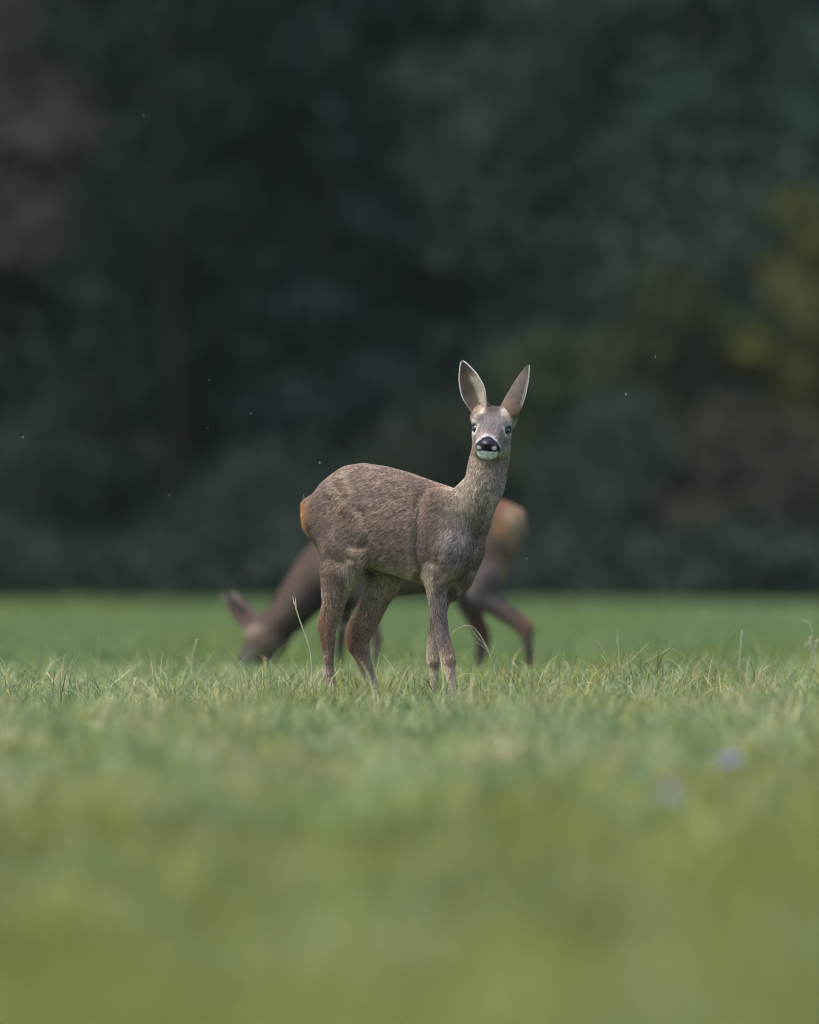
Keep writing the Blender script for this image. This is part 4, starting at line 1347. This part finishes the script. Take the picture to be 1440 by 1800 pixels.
def ear_fur(style):
    def cb(parent, V, Fi, Fo, Fe, Nv, inner, tt, ss, ax, op, sd_, name):
        rim = sst(np.abs(ss), .80, .97)
        tip = sst(tt, .82, .97)
        ci = np.tile(np.array((0.12, 0.09, 0.075)), (len(V), 1))
        co = np.tile(np.array((0.06, 0.048, 0.042)), (len(V), 1))
        base = np.where(inner[:, None] > .5, ci, co)
        base = mixc(base, C_DARK * 1.5, tip * .8)
        o = mesh_np(name, V, [Fi, Fo, Fe], M_SKIN, parent, col=base, smooth=True)
        Fe = Fe[:2 * nu_]

        Vt = V
        attrs = np.stack([tt, ss, inner], 1)
        def look(P):
            # nearest vertex lookup for ear coordinates
            out = np.zeros(len(P), int)
            for a in range(0, len(P), 4000):
                d = ((P[a:a + 4000, None] - Vt[None]) ** 2).sum(2)
                out[a:a + 4000] = d.argmin(1)
            return attrs[out]
        def col_out(P, N, rg):
            A = look(P); t, s_ = A[:, 0], A[:, 1]
            T = np.tile(np.array((0.21, 0.17, 0.145)), (len(P), 1)); R = np.tile(np.array((0.045, 0.034, 0.03)), (len(P), 1))
            T = mixc(T, (0.46, 0.33, 0.22), (1 - sst(t, .1, .4)) * .8)
            T = mixc(T, (0.06, 0.05, 0.05), sst(t, .80, .95) * .8)
            rimw = sst(np.abs(s_), .82, .96)
            rimw *= sst(t, .15, .3) * (.45 + .55 * (s_ * style['pale'] > 0))
            T = mixc(T, (0.85, 0.82, 0.78), rimw * .85); R = mixc(R, (0.5, 0.47, 0.43), rimw * .7)
            g = rg.random(len(P))
            T = T * np.where(g < .3, .4, np.where(g > .85, 1.5, 1.0))[:, None]
            return R, T
        def col_in(P, N, rg):
            A = look(P); t, s_ = A[:, 0], A[:, 1]
            T = np.tile(np.array((0.22, 0.155, 0.11)), (len(P), 1)); R = np.tile(np.array((0.14, 0.10, 0.075)), (len(P), 1))
            pal = sst(s_ * style['pale'], -.05, .5) * (1 - sst(t, .6, .85))
            T = mixc(T, (0.62, 0.57, 0.43), pal * .85); R = mixc(R, (0.45, 0.40, 0.30), pal * .8)
            dk = sst(s_ * style['pale'] * -1, .1, .7) + sst(t, .62, .85)
            T = mixc(T, (0.11, 0.08, 0.07), dk.clip(0, 1) * .75)
            T = mixc(T, (0.05, 0.04, 0.04), sst(t, .76, .92) * .9)
            T = mixc(T, (0.46, 0.30, 0.19), (1 - sst(t, .05, .25)) * .7)
            hole = np.exp(-((t - .42) / .05) ** 2 - ((s_ * style['pale'] - .12) / .14) ** 2)
            T = mixc(T, (.03, .02, .02), hole); R = mixc(R, (.02, .015, .01), hole)
            g = rg.random(len(P))
            T = T * np.where(g < .22, .35, np.where(g > .85, 1.35, 1.0))[:, None]
            return R, T
        def col_rim(P, N, rg):
            A = look(P)
            w_ = np.tile(np.array((0.80, 0.78, 0.74)), (len(P), 1)) * rg.uniform(.8, 1.1, (len(P), 1))
            w_ = mixc(w_, (0.34, 0.24, 0.17), 1 - sst(A[:, 0], .22, .42))
            return w_ * .8, w_
        one = lambda P, N: np.ones(len(P))
        gr_out = lambda P, N: (np.tile(ax * 1.0, (len(P), 1)), np.full(len(P), .35))
        def gr_in(P, N):
            A = look(P)
            return ax * .6 + sd_[None] * (-A[:, 1:2] * 1.3), np.full(len(P), .5)
        gr_rim = lambda P, N: (np.tile(ax * 1.0, (len(P), 1)) - N * 0, np.full(len(P), .5))
        n1 = len(V) // 2
        Nr = Nv.copy()
        cnt = style['n']
        grow_fur("ear_fur", V, Fo, Nv, o, cnt, gr_out, lambda P, N: np.full(len(P), .0062), col_out, one, width=.0005, npt=3, seed=11)
        grow_fur("ear_fur", V, Fi, Nv, o, cnt, gr_in, lambda P, N: .006 + .010 * (1 - sst(look(P)[:, 0], .45, .75)), col_in, one, width=.0005, npt=4, seed=12)
        # rim hairs grow outwards from the edge
        Ne = sd_[None] * np.sign(ss)[:, None] + ax * .3 + 0 * Nv; Ne /= np.linalg.norm(Ne, axis=1, keepdims=True)
        grow_fur("ear_fur", V, Fe, Ne, o, cnt // 3, gr_rim, lambda P, N: np.full(len(P), .0045), col_rim, one, width=.0006, npt=3, seed=13)
    return cb


PROF = ([0, .15, .38, .52, .7, .85, .95, 1.0], [.52, .76, 1.0, .98, .80, .50, .26, .06])
PROF2 = ([0, .12, .3, .5, .7, .85, .95, 1.0], [.80, .98, 1.0, .88, .66, .40, .20, .05])
def at_depth(px, py, y):
    d = DEER_D + y
    return np.array([(px - 720) * d / FPX - FB.base[0], y, CAM_H - (py - HORIZON) * d / FPX])


ye = hp(-.03, -.035, .045)[1]
o_ = at_depth(846, 729, ye - .002); tp = at_depth(813, 636, ye + .012)
make_ear(front, o_, tp - o_, np.array([-0.28, -1.0, 0.05]), np.linalg.norm(tp - o_), .0375, PROF, 0.95, ear_fur(dict(pale=1, n=9000)), name="ear")
ye = hp(.03, -.035, .045)[1]
o_ = at_depth(895, 731, ye + .014); tp = at_depth(929, 644, ye + .006)
make_ear(front, o_, tp - o_, np.array([0.80, 0.62, -0.1]), np.linalg.norm(tp - o_), .042, PROF2, 1.0, ear_fur(dict(pale=-1, n=9000)), name="ear")

for Q in (lh, rh, lf, rf):
    p = Q[-1][0].copy(); p[2] = 0.0
    hoof_pair(front, p, FB, 1.0)


# ================================================================== the grazing deer behind
RD = 46.0
RB = Body(740, RD, math.radians(17), -1)
rear = empty("roe_deer", RB.base)
tag(rear, "blurred adult roe deer grazing behind the front deer, cream rump patch at the right", "deer", "roe deer on the meadow")
rs = RD / FPX
fr = Field((-0.90, -0.42, -0.02), (0.60, 0.42, 0.90), 0.0085)
st = [(912, 905, 945, .03), (906, 893, 968, .065), (893, 884, 992, .095), (870, 880, 1015, .115), (840, 880, 1030, .125), (790, 884, 1042, .135), (730, 888, 1048, .14),
      (670, 890, 1052, .135), (630, 893, 1055, .12), (600, 905, 1058, .10), (575, 930, 1050, .075), (558, 960, 1025, .045)]
tf, u0, u1 = trunk_fn(RB, st)
lo = np.minimum(RB.h * u0, RB.h * u1) - 0.17; hi = np.maximum(RB.h * u0, RB.h * u1) + 0.17
lo[2], hi[2] = 0.26, 0.78
fr.add(tf, lo, hi, 0.01)
RL = (RB.l, 0.62)
# left side of the animal (v > 0) is toward the camera
fr.cone(RB.p(868, 930, .07), RB.p(858, 1005, .075), 34 * rs, 33 * rs, k=.04, sq=RL)
fr.cone(RB.p(868, 930, -.07), RB.p(846, 1015, -.075), 34 * rs, 33 * rs, k=.04, sq=RL)
qa = leg(fr, RB, [(856, 1010, .07, 30), (848, 1040, .07, 25), (872, 1066, .07, 19), (900, 1088, .07, 14.5), (921, 1108, .07, 12.5), (928, 1138, .07, 9.5), (931, 1165, .07, 9), (934, 1184, .07, 7)], k=.03)
leg(fr, RB, [(905, 1076, .07, 8), (929, 1100, .07, 9), (930, 1118, .07, 7)], k=.02)
qb = leg(fr, RB, [(842, 1015, -.07, 29), (826, 1050, -.07, 24), (835, 1085, -.07, 17), (849, 1118, -.07, 14), (846, 1145, -.07, 10.5), (842, 1165, -.07, 9.5), (838, 1184, -.07, 7)], k=.03)
qc = leg(fr, RB, [(600, 1000, .065, 34), (628, 1035, .065, 25), (645, 1070, .06, 17), (658, 1110, .06, 12), (662, 1130, .06, 11), (660, 1160, .06, 8), (656, 1186, .06, 7)], k=.03)
qd = leg(fr, RB, [(595, 1005, -.06, 30), (607, 1040, -.06, 21), (608, 1075, -.06, 14), (603, 1105, -.055, 10), (599, 1130, -.055, 9.5), (597, 1160, -.055, 7), (594, 1186, -.055, 7)], k=.03)
# neck down to the head
NK = [((600, 975), 52), ((566, 1008), 44), ((534, 1045), 36), ((508, 1078), 30), ((486, 1104), 27)]
P_ = [(RB.p(a[0], a[1], 0.0), r * rs) for a, r in NK]
for i in range(len(P_) - 1):
    fr.cone(P_[i][0], P_[i + 1][0], P_[i][1], P_[i + 1][1], k=.04)
# tail-end fluff, projecting downwards and back
fr.cone(RB.p(903, 915), RB.p(897, 952), 13 * rs, 9 * rs, k=.012)
fr.cone(RB.p(905, 905), RB.p(915, 930), 11 * rs, 6 * rs, k=.02)
# head: nose down, slightly turned to the camera
hd = [((478, 1102), 29), ((467, 1122), 30), ((453, 1144), 25), ((440, 1163), 19), ((430, 1178), 16)]
P_ = [(RB.p(a[0], a[1], 0.0) + np.array([0, -.004 * i, 0]), r * rs) for i, (a, r) in enumerate(hd)]
for i in range(len(P_) - 1):
    fr.cone(P_[i][0], P_[i + 1][0], P_[i][1], P_[i + 1][1], k=.02)
fr.cone(RB.p(486, 1122), RB.p(470, 1148), 22 * rs, 17 * rs, k=.03)
fr.cone(RB.p(452, 1108, .03), RB.p(438, 1088, .03), 13 * rs, 10 * rs, k=.02)
RV, RF = fr.mesh()
RV = relax(RV, RF, 2)
RN = vert_normals(RV, RF)


def rear_color(P, N):
    px, py = RB.to_px(P)
    T = np.tile(np.array((0.22, 0.16, 0.125)), (len(P), 1))
    T = mixc(T, (0.33, 0.14, 0.085), spot(px, py, 885, 888, 40, 22, .4) * .9)
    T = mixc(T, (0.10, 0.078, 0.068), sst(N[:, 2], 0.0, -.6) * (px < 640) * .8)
    T = mixc(T, (0.25, 0.21, 0.215), spot(px, py, 850, 1035, 40, 40) * .7)
    rp = spot(px, py, 896, 925, 24, 32, .4)
    T = mixc(T, (0.50, 0.34, 0.21), rp); T = mixc(T, (0.72, 0.53, 0.35), spot(px, py, 897, 912, 15, 20, .8) * .8)
    T = mixc(T, (0.70, 0.34, 0.10), (spot(px, py, 872, 927, 11, 16) + spot(px, py, 897, 956, 10, 14)).clip(0, 1) * .45)
    T = mixc(T, (0.42, 0.28, 0.16), spot(px, py, 882, 1005, 8, 42, .6) * .6)
    T = mixc(T, (0.32, 0.17, 0.10), spot(px, py, 925, 1088, 14, 20) * .6)
    T = mixc(T, (0.20, 0.10, 0.075), spot(px, py, 840, 1100, 22, 40) * .7)
    T = mixc(T, (0.035, 0.03, 0.032), spot(px, py, 932, 1152, 12, 12, .4) * .8)
    T = mixc(T, (0.40, 0.30, 0.22), spot(px, py, 470, 1140, 20, 22) * .7)
    T = mixc(T, (0.045, 0.045, 0.055), spot(px, py, 429, 1168, 14, 14, .5) * .9)
    T = mixc(T, (0.22, 0.22, 0.24), spot(px, py, 434, 1146, 12, 14) * .5)
    T = mixc(T, (0.55, 0.42, 0.33), spot(px, py, 442, 1106, 18, 10, .6) * .8)
    T = mixc(T, (0.62, 0.60, 0.55), spot(px, py, 608, 1102, 7, 8) * .9)
    return T * .82


rcol = rear_color(RV, RN)
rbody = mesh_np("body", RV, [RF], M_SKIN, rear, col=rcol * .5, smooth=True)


def r_col(P, N, rg):
    T = rear_color(P, N)
    return T * .4, T * rg.uniform(.6, 1.2, (len(P), 1))


def r_groom(P, N):
    px, py = RB.to_px(P)
    G = np.tile(-RB.h + np.array([0, 0, -.5]), (len(P), 1))
    lg = sst(py, 1010, 1060)[:, None] * (px > 580)[:, None]
    G = G * (1 - lg) + lg * np.array([0, 0, -1.0])
    return G, np.full(len(P), .45)


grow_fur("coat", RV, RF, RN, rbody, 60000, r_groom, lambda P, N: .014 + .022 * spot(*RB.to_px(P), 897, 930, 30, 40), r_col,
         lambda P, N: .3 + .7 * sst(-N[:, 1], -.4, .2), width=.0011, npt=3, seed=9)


def rear_ear(parent, V, Fi, Fo, Fe, Nv, inner, tt, ss, ax, op, sd_, name):
    c = np.tile(np.array((0.10, 0.075, 0.065)), (len(V), 1))
    c = mixc(c, (0.34, 0.25, 0.20), (1 - sst(tt, .05, .25)) * .8)
    c = mixc(c, (0.20, 0.18, 0.16), sst(tt, .75, .95) * .7)
    mesh_np(name, V, [Fi, Fo, Fe], M_SKIN, parent, col=c, smooth=True)


def rpt(px, py, dy):
    q = RB.p(px, py, 0); q[1] += dy
    return q


o_ = rpt(451, 1112, -.03); tp = rpt(391, 1044, -.02)
make_ear(rear, o_, tp - o_, np.array([-.5, -.8, -.2]), np.linalg.norm(tp - o_), .040, PROF, 0.9, rear_ear)
o_ = rpt(462, 1106, .05); tp = rpt(408, 1040, .12)
make_ear(rear, o_, tp - o_, np.array([-.7, .6, -.2]), np.linalg.norm(tp - o_), .036, PROF, 0.9, rear_ear)
for sg, dy in ((1, -.048), (-1, .048)):
    V, F = ball(rpt(450, 1136, dy), np.array((.013, .013, .011)), np.eye(3))
    mesh_np("eye", V, [F], M_EYE, rear, smooth=True)
V, F = ball(rpt(425, 1180, -.022), np.array((.022, .026, .018)), np.eye(3))
mesh_np("nose", V, [F], M_NOSE, rear, smooth=True)
for Q in (qa, qb, qc, qd):
    p = Q[-1][0].copy(); p[2] = 0.0
    hoof_pair(rear, p, RB, 1.1)

# ------------------------------------------------------------------ haze
hv = np.array([[x, y, z] for x in (-200, 200) for y in (-60, 440) for z in (-1.2, 33)], float)
hf = np.array([[0, 1, 3, 2], [4, 6, 7, 5], [0, 4, 5, 1], [2, 3, 7, 6], [0, 2, 6, 4], [1, 5, 7, 3]])
hm_ = bpy.data.materials.new("haze_air"); hm_.use_nodes = True
hm_.node_tree.nodes.remove(hm_.node_tree.nodes["Principled BSDF"])
pv = hm_.node_tree.nodes.new("ShaderNodeVolumePrincipled")
pv.inputs["Color"].default_value = (0.78, 0.96, 0.98, 1)
pv.inputs["Density"].default_value = HAZE
hm_.node_tree.links.new(pv.outputs[0], hm_.node_tree.nodes["Material Output"].inputs["Volume"])
tag(mesh_np("haze", hv, [hf], hm_), kind="stuff")

# ------------------------------------------------------------------ gnats in the air
M_GNAT = mat_plain("gnat_body", (0.25, 0.22, 0.18), 0.5)
M_WING = mat_plain("gnat_wing", (0.92, 0.92, 0.9), 0.25, 0.8)
SPOTS = [(298, 870, 35.2, 1.0, "above the grazing deer's head, lowest on the left"), (441, 727, 35.0, 1.2, "in front of the dark wood, left of the deer's back"),
         (865, 557, 34.9, .9, "in the air straight above the front deer's ears"), (1101, 693, 35.0, 1.1, "to the right of the front deer's ears, lower of two"),
         (1153, 627, 34.4, 1.0, "to the right of the front deer's ears, higher of two"), (368, 668, 34.6, .9, "in front of the dark wood, highest of three at left centre"),
         (365, 752, 34.3, .8, "in front of the dark wood, beside the brightest gnat"), (562, 813, 34.2, 1.0, "just above the front deer's rump"),
         (40, 768, 34.2, 1.0, "alone near the left edge at half height"), (253, 203, 34.5, 1.0, "alone in the upper left of the photo"),
         (697, 836, 34.75, .9, "against the front deer's back"), (174, 1120, 34.8, .9, "low over the grass at the left"),
         (313, 1150, 34.9, .7, "lowest over the grass, left of the grazing deer's nose"), (926, 982, 34.0, .8, "right of the rear deer's rump")]
for gx_, gy_, gd, gs, where in SPOTS:
    gs *= 1.4
    c = px3(gx_, gy_, gd)
    e = empty("gnat", c)
    tag(e, "tiny pale gnat flying " + where, "insect", "gnats in the air")
    a = random.uniform(0, 6.28)
    dv = np.array([math.cos(a), math.sin(a) * .5, random.uniform(-.3, .3)]); dv /= np.linalg.norm(dv)
    V, F = tube(np.array([-dv * .0018, -dv * .0008, dv * .0008, dv * .0018]) * gs, np.array([.0001, .00055, .0006, .0002]) * gs, 6)
    mesh_np("body", V, F, M_GNAT, e, smooth=True)
    sd2 = np.cross(dv, [0, 1, 0.2]); sd2 /= np.linalg.norm(sd2)
    for sg in (-1, 1):
        tip_ = (sd2 * sg * .0028 - dv * .0012) * gs
        pr = dv * .0009 * gs
        V = np.array([[0, 0, 0], tip_ * .6 + pr, tip_, tip_ * .6 - pr]); V2 = V + np.cross(dv, sd2) * .0001
        mesh_np("wing", np.concatenate([V, V2]), [np.array([[0, 1, 2, 3], [7, 6, 5, 4]])], M_WING, e)
